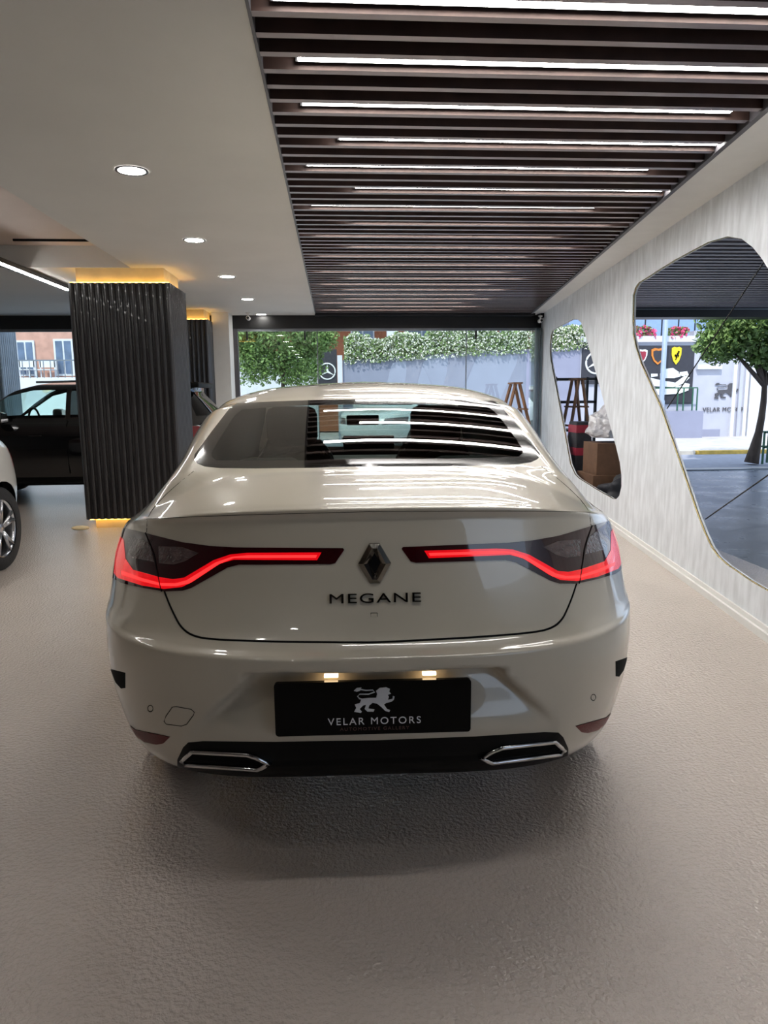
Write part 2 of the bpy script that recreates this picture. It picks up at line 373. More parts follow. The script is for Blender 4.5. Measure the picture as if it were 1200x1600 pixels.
for (x, lbl) in ((-1.3, 'small white camera on ceiling by the black header above left end of glazing'), (3.36, 'small white camera at the top right corner of the back glazing')):
    t = empty('security_camera', (x, 11.6, 2.65 if x < 0 else 2.6)); tag(t, lbl, 'camera', 'ceiling cameras')
    bm = bmesh.new(); lathe(bm, [(.035, 0), (.035, -.02), (.012, -.03), (.012, -.06)], 20, 'Z'); build(bm, 'mount', M['white'], t, True)
    bm = bmesh.new(); lathe(bm, [(.001, -.07), (.03, -.065), (.032, .05), (.026, .055), (.001, .055)], 20, 'Y', (0, 0, -.085)); build(bm, 'camera_body', M['white'], t, True)
    bm = bmesh.new(); lathe(bm, [(.001, -.075), (.02, -.074), (.02, -.066)], 16, 'Y', (0, 0, -.085)); build(bm, 'lens', M['screen'], t, True)

# fluted pillars
def pillar(x0, y0, x1, y1, lbl, zb=.10, zt=2.5, grp=None, cove=True, fm='flute'):
    p = empty('fluted_pillar', ((x0+x1)/2, (y0+y1)/2, 0)); tag(p, lbl, 'pillar', grp)
    hx, hy = (x1-x0)/2, (y1-y0)/2
    bm = bmesh.new(); box(bm, (-hx+.03, -hy+.03, zb), (hx-.03, hy-.03, zt))
    pitch = .066
    def ribs(n_, fn):
        for k in range(n_):
            bm_p = []
            for a in range(7):
                th = PI*a/6; bm_p.append((.5-.36*math.cos(th), .026*math.sin(th)+.001))
            A = [bm.verts.new(fn(k+u_, d_, zb)) for u_, d_ in bm_p]; B = [bm.verts.new(fn(k+u_, d_, zt)) for u_, d_ in bm_p]
            for i in range(6): bm.faces.new((A[i], A[i+1], B[i+1], B[i]))
            bm.faces.new(A); bm.faces.new(B[::-1])
    nx = int((2*hx)/pitch); px_ = 2*hx/nx; ny = int((2*hy)/pitch); py_ = 2*hy/ny
    ribs(nx, lambda u_, d_, z: (-hx+u_*px_, -hy+.028-d_, z)); ribs(nx, lambda u_, d_, z: (-hx+u_*px_, hy-.028+d_, z))
    ribs(ny, lambda u_, d_, z: (hx-.028+d_, -hy+u_*py_, z)); ribs(ny, lambda u_, d_, z: (-hx+.028-d_, -hy+u_*py_, z))
    build(bm, 'fluted_cladding', M[fm], p)
    if not cove: return p
    i = .07; boxo('cove_band', (-hx+i, -hy+i, zt), (hx-i, hy-i, H), M['core'], p)
    bm = bmesh.new()
    for s in (-1, 1):
        box(bm, (-hx+.02, s*(hy-.035)-.008, zt+.001), (hx-.02, s*(hy-.035)+.008, zt+.008)); box(bm, (s*(hx-.035)-.008, -hy+.03, zt+.001), (s*(hx-.035)+.008, hy-.03, zt+.008))
    build(bm, 'amber_strip', M['cove'], p)
    if zb > .05:
        boxo('plinth', (-hx+.08, -hy+.08, 0), (hx-.08, hy-.08, zb), M['core'], p)
        bm = bmesh.new()
        for s in (-1, 1): box(bm, (-hx+.03, s*(hy-.05)-.006, zb-.008), (hx-.03, s*(hy-.05)+.006, zb)); box(bm, (s*(hx-.05)-.006, -hy+.03, zb-.008), (s*(hx-.05)+.006, hy-.03, zb))
        build(bm, 'lower_amber_strip', M['cove'], p)
    return p
pillar(-2.62, 7.55, -1.61, 8.35, 'big black fluted pillar left of the white car with amber glow top and foot')
pillar(-2.55, 11.1, -1.84, 11.75, 'farther black fluted pillar behind, beside the white pier and back glazing')
pillar(-6.9, 12.35, -5.42, 13.0, 'grey fluted column at left edge of the photo, outside before the brick building', zb=0, zt=2.9, cove=False, fm='fluteg')
bm = bmesh.new(); r_ = bmesh.ops.create_icosphere(bm, subdivisions=2, radius=.05)
for v in bm.verts: v.co = Vector((v.co.x*1.9, v.co.y*.9, v.co.z*.5+.025))
tag(build(bm, 'stone_wedge', M['core']), 'pale wedge block on floor at left foot of the big fluted pillar', 'wedge').location = (-2.66, 7.5, 0)

# ------------------------------------------------------------------ car shells
def cr(P, sub):
    P = np.array(P, float); out = []; N = len(P)
    for i in range(N-1):
        p0 = P[max(i-1, 0)]; p1 = P[i]; p2 = P[i+1]; p3 = P[min(i+2, N-1)]
        for k in range(sub):
            t = k/sub; d0 = p1-p0; d1 = p2-p1; d2 = p3-p2
            m1 = np.where(d0*d1 > 0, 2*d0*d1/(d0+d1+1e-12), 0) if i > 0 else d1
            m2 = np.where(d1*d2 > 0, 2*d1*d2/(d1+d2+1e-12), 0) if i < N-2 else d1
            a = 2*t**3-3*t**2+1; b = t**3-2*t**2+t; c = -2*t**3+3*t**2; d = t**3-t**2
            out.append(a*p1+b*m1+c*p2+d*m2)
    out.append(P[-1]); return np.array(out)
def loft(rows, sub, nr, ns, nf):
    G = []
    for (y0, z0, w_, zs, y1, z1, n_, yA, yB, p) in cr(rows, sub):
        L = []; e = 2/n_
        for k in range(nr):
            f = PI/2*(k/nr); s = math.sin(f)**e; c = math.cos(f)**e; L.append((-w_*s, yA-(yA-y0)*c, z0+(zs-z0)*s**p))
        for k in range(ns): L.append((-w_, yA+(yB-yA)*k/ns, zs))
        for k in range(nf+1):
            f = PI/2*(1-k/nf); s = max(math.sin(f), 0)**e; c = max(math.cos(f), 0)**e
            L.append((-w_*s, yB+(y1-yB)*c, z1+(zs-z1)*s**p))
        G.append(L)
    return np.array(G)
def inpoly(x, y, P):
    r = False; j = len(P)-1
    for i in range(len(P)):
        xi, yi = P[i]; xj, yj = P[j]
        if (yi > y) != (yj > y) and x < (xj-xi)*(y-yi)/(yj-yi+1e-15)+xi: r = not r
        j = i
    return r
class Shell:
    def __init__(s, G):
        s.bm = bmesh.new(); nR, nC, _ = G.shape
        V = [[s.bm.verts.new(G[i, j]) for j in range(nC)] for i in range(nR)]
        for i in range(nR-1):
            for j in range(nC-1): s.bm.faces.new((V[i][j], V[i+1][j], V[i+1][j+1], V[i][j+1]))
        for row in V: row[0].co.x = 0; row[-1].co.x = 0
        s.lay = s.bm.faces.layers.string.new('tag'); s.bm.normal_update()
    def orient(s):
        s.bm.normal_update()
        f = max(s.bm.faces, key=lambda f: -f.calc_center_median().x)
        if f.normal.x > 0: bmesh.ops.reverse_faces(s.bm, faces=s.bm.faces[:]); s.bm.normal_update()
    def tree(s): return BVHTree.FromBMesh(s.bm)
    def cut(s, poly, mode, name, filt=lambda c, n: True, only=None):
        """poly in the 2D coordinates of mode: ('eye', E): ((x-ex)/(y-ey),(z-ez)/(y-ey));  'side': (y,z);  'front': (x,z)"""
        if mode == 'side': pr = lambda v: (v.y, v.z)
        elif mode == 'front': pr = lambda v: (v.x, v.z)
        else:
            E = mode; pr = lambda v: ((v.x-E.x)/(v.y-E.y), (v.z-E.z)/(v.y-E.y))
        mg = .002
        def ok(f): return filt(f.calc_center_median(), f.normal) and (only is None or f[s.lay] == only.encode())
        n_ = len(poly)
        U0 = min(p[0] for p in poly); U1 = max(p[0] for p in poly); V0 = min(p[1] for p in poly); V1 = max(p[1] for p in poly)
        cand = [f for f in s.bm.faces if ok(f)]
        cand = [f for f in cand if max(pr(v.co)[0] for v in f.verts) > U0-mg and min(pr(v.co)[0] for v in f.verts) < U1+mg and max(pr(v.co)[1] for v in f.verts) > V0-mg and min(pr(v.co)[1] for v in f.verts) < V1+mg]
        for i in range(n_):
            a, b = poly[i], poly[(i+1) % n_]
            if mode == 'side': co = Vector((0, a[0], a[1])); no = Vector((0, -(b[1]-a[1]), b[0]-a[0]))
            elif mode == 'front': co = Vector((a[0], 0, a[1])); no = Vector((-(b[1]-a[1]), 0, b[0]-a[0]))
            else: co = E; no = Vector((a[0], 1, a[1])).cross(Vector((b[0], 1, b[1])))
            if no.length < 1e-9: continue
            no.normalize(); x0, x1 = sorted((a[0], b[0])); y0, y1 = sorted((a[1], b[1])); g = []
            for f in cand:
                q = [pr(v.co) for v in f.verts]
                if max(t[0] for t in q) > x0-mg and min(t[0] for t in q) < x1+mg and max(t[1] for t in q) > y0-mg and min(t[1] for t in q) < y1+mg: g.append(f)
            if not g: continue
            old = set(s.bm.faces)
            geom = g+list(set(e for f in g for e in f.edges))+list(set(v for f in g for v in f.verts))
            res = bmesh.ops.bisect_plane(s.bm, geom=geom, dist=1e-6, plane_co=co, plane_no=no)
            cand = [f for f in cand if f.is_valid]; cs = set(cand)
            for x in res['geom']:
                if isinstance(x, bmesh.types.BMFace) and x.is_valid and x not in cs: cand.append(x); cs.add(x)
            for x in s.bm.faces:
                if x not in old and x not in cs: cand.append(x); cs.add(x)
        for f in cand:
            if f.is_valid and ok(f):
                c = pr(f.calc_center_median())
                if inpoly(c[0], c[1], poly): f[s.lay] = name.encode()
    def extract(s, name, oname, m, parent, side=0, off=0.0, thick=0.0):
        """side 0: both halves, -1 left only, 1 right only"""
        key = name.encode() if name else b''
        fs = [f for f in s.bm.faces if f[s.lay] == key]
        if not fs: return None
        vs = {}; co = []; no = []; faces = []
        for sg in ((1,) if side == -1 else (-1,) if side == 1 else (1, -1)):
            for f in fs:
                idx = []
                for v in f.verts:
                    k = (v.index, sg if abs(v.co.x) > 1e-5 else 1)
                    if side == 1: k = (v.index, -1)
                    if k not in vs:
                        n_ = s.nrm[v.index]; p = v.co+n_*off
                        vs[k] = len(co); co.append((p.x*sg, p.y, p.z)); no.append((n_.x*sg, n_.y, n_.z) if abs(v.co.x) > 1e-5 else (0, n_.y, n_.z))
                    idx.append(vs[k])
                faces.append(idx if sg == 1 else idx[::-1])
        me = bpy.data.meshes.new(oname); me.from_pydata(co, [], faces); me.shade_smooth()
        me.normals_split_custom_set_from_vertices([Vector(x).normalized() if Vector(x).length > 0 else (0, 0, 1) for x in no])
        me.update(); return link(oname, me, m, parent)
    def freeze(s):
        s.bm.verts.index_update(); s.bm.normal_update(); s.nrm = [v.normal.copy() for v in s.bm.verts]
def circ(cy, cz, r, n_=28, zmin=None):
    P = [(cy+r*math.cos(2*PI*k/n_), cz+r*math.sin(2*PI*k/n_)) for k in range(n_)]
    return P
def wheel(parent, x, y, R=.33, style=0, face=None):
    sg = -1 if x < 0 else 1
    t = empty('wheel', (x, y, R)); t.parent = parent
    bm = bmesh.new(); wd = .105
    lathe(bm, [(R*.68, -wd), (R*.93, -wd*1.02), (R*.985, -wd*.8), (R, -wd*.4), (R, wd*.4), (R*.985, wd*.8), (R*.93, wd*1.02), (R*.68, wd)], 40, 'X', cap=False); build(bm, 'tyre', M['rubber'], t, True)
    bm = bmesh.new(); o_ = wd*.9*sg
    lathe(bm, [(R*.70, o_), (R*.66, o_*1.03), (R*.63, o_*.8), (R*.62, -o_*.6)], 40, 'X', cap=False)
    lathe(bm, [(R*.16, o_*.82), (R*.13, o_*.95), (.001, o_*.97)], 20, 'X')
    for k in range(5):
        for d in (-.16, .16):
            a = 2*PI*k/5+.3; a2 = a+d
            p0 = Vector((o_*.84, R*.12*math.cos(a), R*.12*math.sin(a))); p1 = Vector((o_*.96, R*.66*math.cos(a2), R*.66*math.sin(a2)))
            tube(bm, [p0, p1], [.02, .016], 6)
    build(bm, 'rim', M['alloy'], t, True)
    bm = bmesh.new(); lathe(bm, [(.001, o_*.2), (R*.62, o_*.2)], 30, 'X'); build(bm, 'brake_disc', M['plast'], t, True)
    return t
def seats(parent, yf, zs=.5, w_=.24, m=None):
    m = m or M['seat']
    for sx in (-1, 1):
        t = empty('front_seat', (sx*.37, yf, zs)); t.parent = parent
        bm = bmesh.new(); box(bm, (-w_, -.05, -.1), (w_, .5, .08), .05); build(bm, 'cushion', m, t, True)
        bm = bmesh.new(); prof = [(-w_*.95, 0), (-w_, .3), (-w_*.82, .56), (-.13, .66), (.13, .66), (w_*.82, .56), (w_, .3), (w_*.95, 0)]
        prism(bm, [(x, -.02, z) for x, z in prof], (0, .13, 0)); bmesh.ops.bevel(bm, geom=bm.edges[:], offset=.02, segments=2, affect='EDGES')
        bmesh.ops.rotate(bm, verts=bm.verts, cent=(0, 0, 0), matrix=Matrix.Rotation(.28, 3, 'X')); build(bm, 'backrest', m, t, True)
        bm = bmesh.new(); box(bm, (-.13, -.06, .0), (.13, .05, .20), .045); h_ = build(bm, 'headrest', m, t, True); h_.location = (0, -.19, .62)

# ------------------------------------------------------------------ the white saloon car
PSI = math.radians(1.83)
Hv = Vector((math.sin(PSI), math.cos(PSI), 0)); Lv = Vector((math.cos(PSI), -math.sin(PSI), 0))
pc = CAM+ray(582, 1105)*1.874
CO = Vector((pc.x, pc.y, 0))-Hv*.03+Lv*.008
car = empty('car', CO, -PSI); tag(car, 'white four door saloon seen from behind with lit red tail lamps', 'car')
def w2c(v): d = v-CO; return Vector((d.dot(Lv), d.dot(Hv), v.z))
E0 = w2c(CAM)
def d2c(v): return Vector((v.dot(Lv), v.dot(Hv), v.z))
def eye2d(x, y): d = d2c(ray(x, y)); return (d.x/d.y, d.z/d.y)
def proj_c(v):
    W = CO+Lv*v.x+Hv*v.y+Vector((0, 0, v.z))-CAM; k = W.dot(_f); return 600+F*W.dot(_r2)/k, 800-F*W.dot(_u2)/k
ROWS = [
(.50, .22, .68, .20, 4.20, .22, 3.0, 1.0, 3.6, 2), (.22, .27, .79, .22, 4.45, .22, 3.0, 1.0, 3.6, 2), (.09, .36, .845, .30, 4.55, .30, 2.95, 1.0, 3.6, 2),
(.045, .45, .88, .42, 4.60, .42, 2.9, 1.0, 3.6, 2), (.02, .55, .90, .53, 4.63, .50, 2.85, 1.0, 3.6, 2), (.005, .65, .905, .63, 4.62, .58, 2.8, 1.0, 3.6, 2),
(.00, .705, .905, .69, 4.60, .63, 2.75, 1.0, 3.6, 2), (.03, .725, .905, .71, 4.58, .66, 2.75, 1.0, 3.6, 2), (.055, .75, .90, .735, 4.54, .70, 2.75, 1.0, 3.6, 2),
(.095, .85, .89, .82, 4.44, .76, 2.7, 1.0, 3.5, 2), (.118, .96, .875, .90, 4.30, .81, 2.7, 1.05, 3.4, 2.5), (.127, 1.05, .86, .94, 4.15, .86, 2.75, 1.1, 3.4, 3),
(.116, 1.078, .845, .955, 4.05, .875, 2.8, 1.15, 3.4, 3), (.14, 1.09, .827, .968, 3.95, .89, 2.9, 1.2, 3.4, 3), (.28, 1.12, .80, .995, 3.8, .92, 3.05, 1.3, 3.3, 3.5),
(.50, 1.155, .775, 1.035, 3.60, .96, 3.25, 1.45, 3.1, 4), (.74, 1.23, .73, 1.16, 3.35, 1.08, 3.2, 1.5, 2.8, 3.5), (1.0, 1.308, .68, 1.28, 3.05, 1.24, 3.0, 1.6, 2.6, 3),
(1.2, 1.352, .64, 1.345, 2.8, 1.36, 2.9, 1.7, 2.5, 3), (1.32, 1.375, .60, 1.37, 2.72, 1.385, 2.8, 1.8, 2.45, 2.5), (1.6, 1.415, .46, 1.41, 2.6, 1.415, 2.5, 1.9, 2.4, 2),
(1.85, 1.435, .24, 1.432, 2.5, 1.432, 2.4, 2.05, 2.35, 2), (2.05, 1.443, .001, 1.443, 2.35, 1.443, 2.4, 2.1, 2.3, 2)]
S = Shell(loft(ROWS, 9, 84, 30, 26)); S.orient()
def ss(a, b, x):
    t = min(max((x-a)/(b-a), 0), 1); return t*t*(3-2*t)
gv0 = [v for v in S.bm.verts if .42 < v.co.y < 1.36 and v.co.x > -.45 and v.co.z > 1.0]
gv = [v for v in S.bm.verts if .42 < v.co.y < 1.36 and v.co.x > -.74 and v.co.z > 1.0]
A_ = np.array([[1, v.co.y, v.co.y**2] for v in gv]); sol = np.linalg.lstsq(np.array([[1, v.co.y, v.co.y**2] for v in gv0]), np.array([v.co.z+.075*v.co.x**2 for v in gv0]), rcond=None)[0]
for v, r_ in zip(gv, A_):                  # one clean curvature for the back window
    w_ = ss(.42, .52, v.co.y)*(1-ss(1.2, 1.36, v.co.y))*(1-ss(.57, .73, -v.co.x)); v.co.z += w_*(float(r_ @ sol)-.075*v.co.x**2-v.co.z)
for v in S.bm.verts:                       # number plate recess pressed into the bumper
    if v.co.y < .5 and .38 < v.co.z < .72:
        px, py = proj_c(v.co)
        le = 384+(322-384)*min(max((py-1066)/56, 0), 1.4)
        d = ss(le-3, le+11, px)*ss(1051, 1059, py)*(1-ss(1064, 1158, py)*.92)
        v.co.y += .075*d
BT = None
S.orient(); BT = S.tree()
def onc(x, y, off=0.0):
    """point of the left body surface seen at photo position (x, y)"""
    h = BT.ray_cast(E0, d2c(ray(x, y)).normalized())
    if h[0] is None: return None
    n_ = h[1] if h[1].y < 0 or h[1].z > 0 else -h[1]
    return h[0]+n_*off
rear = lambda c, n_: c.y < 1.75 and (c-E0).dot(n_) < .02
def E2(P): return [eye2d(x, y) for x, y in P]
k1 = lambda cx, cy: (170+.35*cx, 780+.35*cy)
k3 = lambda cx, cy: (170+.35*cx, 1000+.35*cy)
LID = [(640, 736), (330, 738), (303, 736), (262, 769), (231, 803), (229, 832), (238, 880), (255, 915), (260, 930), (265, 945), (273, 962), (282, 979), (297, 992), (325, 999), (420, 1002), (640, 1004)]
LAMP = [k1(*p) for p in [(58, 128), (130, 142), (220, 165), (330, 192), (450, 208), (560, 215), (1045, 218), (1051, 226), (1012, 284), (990, 290), (700, 292), (580, 292), (530, 305), (450, 350), (370, 395), (330, 408), (250, 412), (150, 395), (60, 375), (20, 352), (10, 330), (20, 220)]]
BAND = [k1(*p) for p in [(52, 165), (70, 180), (78, 265), (112, 315), (230, 348), (290, 357), (340, 350), (470, 272), (545, 246), (620, 239), (950, 237), (930, 272), (560, 270), (500, 287), (380, 367), (330, 392), (250, 401), (150, 385), (45, 352), (26, 330), (34, 230)]]
HOT = [k1(*p) for p in [(60, 320), (150, 352), (235, 375), (300, 376), (350, 362), (480, 282), (552, 257), (620, 250), (930, 249), (925, 261), (560, 262), (490, 292), (365, 375), (305, 388), (235, 387), (150, 366), (62, 336)]]
REV = [k1(*p) for p in [(226, 210), (330, 214), (402, 240), (340, 278), (290, 292), (228, 286)]]
REV2 = [k1(*p) for p in [(88, 168), (150, 178), (188, 208), (204, 280), (112, 262), (92, 235)]]
GLASS = [(640, 622.5), (490, 625), (420, 627.5), (368, 630.5), (360, 636), (330, 675), (304, 710), (303, 718), (308, 724), (320, 729), (345, 731.5), (400, 732), (487, 731), (583, 728.5), (640, 727)]
GIN = [(640, 631), (490, 633), (425, 636), (378, 640), (366, 650), (340, 690), (331, 707), (331, 714), (338, 719), (400, 720), (487, 719), (640, 715)]
DIFF = [(277, 1187), (286, 1168), (294, 1160), (317, 1158), (429, 1159), (590, 1156.5), (640, 1155), (640, 1300), (277, 1300)]
TIPI = [(291, 1187), (303, 1176.5), (386, 1181), (399, 1185), (414, 1192.5), (401, 1197), (293, 1189.5)]
TIPO = [(285, 1187.5), (301, 1173), (387, 1177.5), (401, 1182), (422, 1192.5), (403, 1200.5), (291, 1193)]
REFL = [(203, 1133), (212, 1140), (266, 1151), (256, 1161), (245, 1163), (226, 1159), (214, 1150)]
VENT = [(172, 1045), (196, 1051), (196, 1075), (189, 1076), (180, 1066)]
BUMP = [(120, 912), (184, 907), (259, 926), (265, 945), (273, 962), (282, 979), (297, 992), (325, 999), (420, 1002), (640, 1004), (640, 1156), (590, 1156.5), (429, 1159), (317, 1158), (294, 1160), (286, 1168), (277, 1187), (277, 1300), (120, 1300)]
S.cut(E2(BUMP), E0, 'bumper', lambda c, n_: rear(c, n_) and c.y < .72)
S.cut(E2(LID), E0, 'lid', rear)
S.cut(E2(GLASS), E0, 'frit', rear); S.cut(E2(GIN), E0, 'rglass', rear)
S.cut(E2(LAMP), E0, 'lamp', lambda c, n_: rear(c, n_) and c.y < 1.0)
S.cut(E2(BAND), E0, 'band', rear, 'lamp'); S.cut(E2(HOT), E0, 'hot', rear, 'band')
S.cut(E2(REV), E0, 'rev', rear, 'lamp'); S.cut(E2(REV2), E0, 'rev', rear, 'lamp')
S.cut(E2(DIFF), E0, 'diff', rear); S.cut(E2(TIPI), E0, 'tip', rear); S.cut(E2(REFL), E0, 'refl', rear); S.cut(E2(VENT), E0, 'vent', rear)
side = lambda c, n_: c.x < -.35
S.cut(circ(1.01, .33, .365), 'side', 'arch', side); S.cut(circ(3.72, .33, .365), 'side', 'arch', side)
S.cut([(.95, 1.09), (1.15, 1.18), (1.45, 1.30), (1.75, 1.345), (1.95, 1.355), (1.95, 1.05), (1.0, 1.075)], 'side', 'sglass', lambda c, n_: c.x < -.45 and n_.x < -.3)
S.cut([(2.0, 1.05), (2.0, 1.355), (2.5, 1.335), (2.75, 1.27), (3.12, 1.06)], 'side', 'sglass', lambda c, n_: c.x < -.45 and n_.x < -.3)
S.cut([(-.68, 1.0), (.2, 1.0), (.2, 1.35), (-.5, 1.35)], 'front', 'wglass', lambda c, n_: c.y > 2.6 and n_.y > .15 and n_.z > .2)
S.freeze()
def ex(*a, **k): return S.extract(*a, **k)
ex('', 'body_shell', M['paint'], car); ex('bumper', 'rear_bumper', M['paint'], car); ex('lid', 'boot_lid', M['paint'], car)
ex('frit', 'window_surround', M['frit'], car); ex('rglass', 'rear_window', M['autoglass'], car); ex('sglass', 'side_window', M['privacy'], car, side=-1); ex('sglass', 'side_window', M['privacy'], car, side=1); ex('wglass', 'windscreen', M['autoglass2'], car)
ex('diff', 'diffuser', M['plast'], car); ex('vent', 'side_vent', M['gap'], car, side=-1); ex('vent', 'side_vent', M['gap'], car, side=1)
for sd in (-1, 1):
    lp = ex('lamp', 'tail_light', M['lens'], car, side=sd, off=.002); lp['label'] = 'glossy dark red lamp housing'
    ex('band', 'light_band', M['band'], lp, side=sd, off=.003)['label'] = 'glowing red light band'
    ex('hot', 'light_core', M['bandhot'], lp, side=sd, off=.003); ex('rev', 'reversing_lamp', M['clearlens'], lp, side=sd, off=.003)['label'] = 'smoked clear lens'
    ex('refl', 'reflector', M['reflx'], car, side=sd, off=.002)
def surf_line(P, off, closed=False, step=8):
    out = []; Q = P+[P[0]] if closed else P
    for a, b in zip(Q, Q[1:]):
        n_ = max(1, int(math.hypot(a[0]-b[0], a[1]-b[1])/step))
        for k in range(n_):
            t = k/n_; p = onc(a[0]+(b[0]-a[0])*t, a[1]+(b[1]-a[1])*t, off)
            if p is not None: out.append(p)
    if not closed:
        p = onc(P[-1][0], P[-1][1], off)
        if p is not None: out.append(p)
    return out
def mir(P): return [Vector((-p.x, p.y, p.z)) for p in P]
def chaikin(P, n_=2):
    for _ in range(n_):
        Q = [P[0]]
        for a, b in zip(P, P[1:]): Q += [(a[0]*.75+b[0]*.25, a[1]*.75+b[1]*.25), (a[0]*.25+b[0]*.75, a[1]*.25+b[1]*.75)]
        P = Q+[P[-1]]
    return P
def seam(P, r_, nm='panel_gap', m='gap', both=True, off=-.0007, closed=False, parent=None, centre=False):
    L = surf_line(P if closed else chaikin(P), off, closed)
    if centre: L.append(Vector((0, L[-1].y, L[-1].z)))
    for Q in ((L, mir(L)) if both else (L,)):
        bm = bmesh.new(); tube(bm, Q, r_, 6, closed); build(bm, nm, M[m], parent or car, True)
gap = [(303, 736), (262, 769), (231, 803), (229, 832)]; seam(gap, .0016)
seam([(257, 924), (260, 932), (265, 945), (273, 962), (282, 979), (297, 992), (325, 999), (420, 1002.5), (500, 1003.5), (576, 1003.8)], .0032, centre=True)
seam([k1(*p) for p in [(166, 150), (205, 240), (215, 300), (238, 412)]], .0022, off=.002)
for sd, f_ in ((-1, lambda L: L), (1, mir)):
    L = f_(surf_line(TIPO, .004, True, 6)); t = empty('exhaust_trim', (0, 0, 0)); t.parent = car
    bm = bmesh.new(); tube(bm, L, .0068, 8, True); build(bm, 'chrome_rim', M['chrome'], t, True)
    ex('tip', 'outlet', M['gap'], t, side=sd)
    ctr = onc(235, 1107, .0); ctr = f_([ctr])[0]; bm = bmesh.new()
    L = f_([onc(235+4.2*math.cos(a*PI/8), 1107+5*math.sin(a*PI/8), .0) for a in range(16)]); tube(bm, L, .0011, 6, True); build(bm, 'parking_sensor', M['gap'], car, True)
seam([k3(*p) for p in [(283, 300), (300, 297), (368, 309), (382, 322), (378, 335), (348, 376), (325, 384), (258, 376), (247, 364), (255, 340)]], .0011, 'tow_hook_cover', both=False, off=.0002, closed=True)
seam([(229, 811), (300, 807.5), (380, 804.5), (576, 799.5)], .0009, 'lip_shade_line', off=0, centre=True)  # thin dark tube drawn in for the shadow along the boot lip crease
# inner cabin shell
G2 = loft(ROWS[12:], 3, 30, 16, 16); S2 = Shell(G2); S2.orient(); S2.freeze()
for v in S2.bm.verts: v.co = v.co-S2.nrm[v.index]*.035
S2.orient()
sm = lambda P, q: P
S2.cut(E2(GLASS), E0, 'hole', rear)
S2.cut([(-.74, .98), (.2, .98), (.2, 1.37), (-.56, 1.37)], 'front', 'hole', lambda c, n_: c.y > 2.5 and n_.y > .1)
S2.freeze(); S2.extract('', 'headlining', M['inner'], car)
boxo('parcel_shelf', (-.56, .50, 1.03), (.56, .95, 1.06), M['inner'], car)
boxo('underbody', (-.72, .42, .30), (.72, 4.25, .36), M['plast'], car)
for x in (-.775, .775):
    for y_ in (1.01, 3.72): wheel(car, x, y_, .33)
for y_ in (1.01, 3.72):
    for x in (-1, 1):
        sx = sorted((x*.60, x*.65)); boxo('wheel_well', (sx[0], y_-.37, .3), (sx[1], y_+.37, .74), M['plast'], car)
seats(car, 2.15, .50)
bm = bmesh.new(); box(bm, (-.6, .98, .45), (.6, 1.1, 1.08), .04, rot=Matrix.Rotation(.2, 3, 'X')); build(bm, 'rear_seat', M['seat'], car, True)
for x in (-.38, .38):
    bm = bmesh.new(); box(bm, (x-.12, .95, 1.05), (x+.12, 1.05, 1.14), .03); build(bm, 'rear_headrest', M['seat'], car, True)
bm = bmesh.new(); box(bm, (-.72, 2.95, .6), (.72, 3.4, .95), .06); build(bm, 'dashboard', M['inner'], car, True)
def c_at(x, y, Y):
    d = d2c(ray(x, y)); return E0+d*((Y-E0.y)/d.y)
a = c_at(541, 649, 2.45); b = c_at(592, 664, 2.45)
bm = bmesh.new(); box(bm, (a.x, 2.44, b.z), (b.x, 2.47, a.z), .008); build(bm, 'rear_view_mirror', M['plast'], car, True)
a = c_at(536, 681, 2.75); b = c_at(616, 697, 2.75)
bm = bmesh.new(); box(bm, (a.x, 2.75, b.z-.02), (b.x, 2.78, a.z), .008); build(bm, 'display_screen', M['screen'], car, True)
bm = bmesh.new(); bmesh.ops.create_circle(bm, segments=4, radius=.001)
bm.free()
tubeo('steering_wheel', [(-.37+.18*math.cos(a*PI/16), 2.72+.06*math.sin(a*PI/16), .93+.17*math.sin(a*PI/16)) for a in range(32)], .015, M['plast'], car, 8, True)
for sx in (-1, 1):
    t = empty('door_mirror', (sx*.93, 2.95, 1.0)); t.parent = car
    bm = bmesh.new(); box(bm, (-.1, -.06, -.06), (.1, .06, .07), .04); build(bm, 'mirror_housing', M['paint'], t, True); boxo('mirror_glass', (-.085, -.064, -.045), (.085, -.058, .055), M['chrome'], t)
# plate
pl = empty('display_plate', (.0, .0, 0)); pl.parent = car; pl['label'] = 'black dealer plate with silver lion and lettering'
ptl = c_at(428, 1069, .028); ptr = c_at(736, 1058, .028); pbl = c_at(428, 1152, .028)
wd_ = ptr.x-ptl.x; ht_ = ptl.z-pbl.z; pcx = (ptl.x+ptr.x)/2; pcz = (ptl.z+ptr.z)/2-ht_/2
def rrect(w_, h_, r_, n_=5):
    P = []
    for cx, cy, a0 in ((w_/2-r_, h_/2-r_, 0), (-w_/2+r_, h_/2-r_, 90), (-w_/2+r_, -h_/2+r_, 180), (w_/2-r_, -h_/2+r_, 270)):
        for k in range(n_+1): a = math.radians(a0+90*k/n_); P.append((cx+r_*math.cos(a), cy+r_*math.sin(a)))
    return P
bm = bmesh.new(); prism(bm, [(x, 0, z) for x, z in rrect(wd_, ht_, .009)], (0, .012, 0)); p_ = build(bm, 'plate_board', M['plate'], pl); p_.location = (pcx, .024, pcz)
l_ = lion('lion_emblem', .105, M['plw'], pl); l_.location = (pcx+.003, .0232, pcz+.022)
tloc(text('plate_lettering', 'VELAR MOTORS', .0275, M['plw'], pl, 1.02, 1.28, .0004, .0), (pcx+.003, .0232, pcz-.037), (PI/2, 0, 0))
tloc(text('plate_small_lettering', 'AUTOMOTIVE GALLERY', .0125, M['plb'], pl, 1.1, 1.3, .0003), (pcx+.003, .0233, pcz-.058), (PI/2, 0, 0))
for sx in (-.11, .15):
    t = boxo('plate_lamp', (pcx+sx-.018, .045, pcz+ht_/2+.004), (pcx+sx+.018, .06, pcz+ht_/2+.009), M['warm'], car)
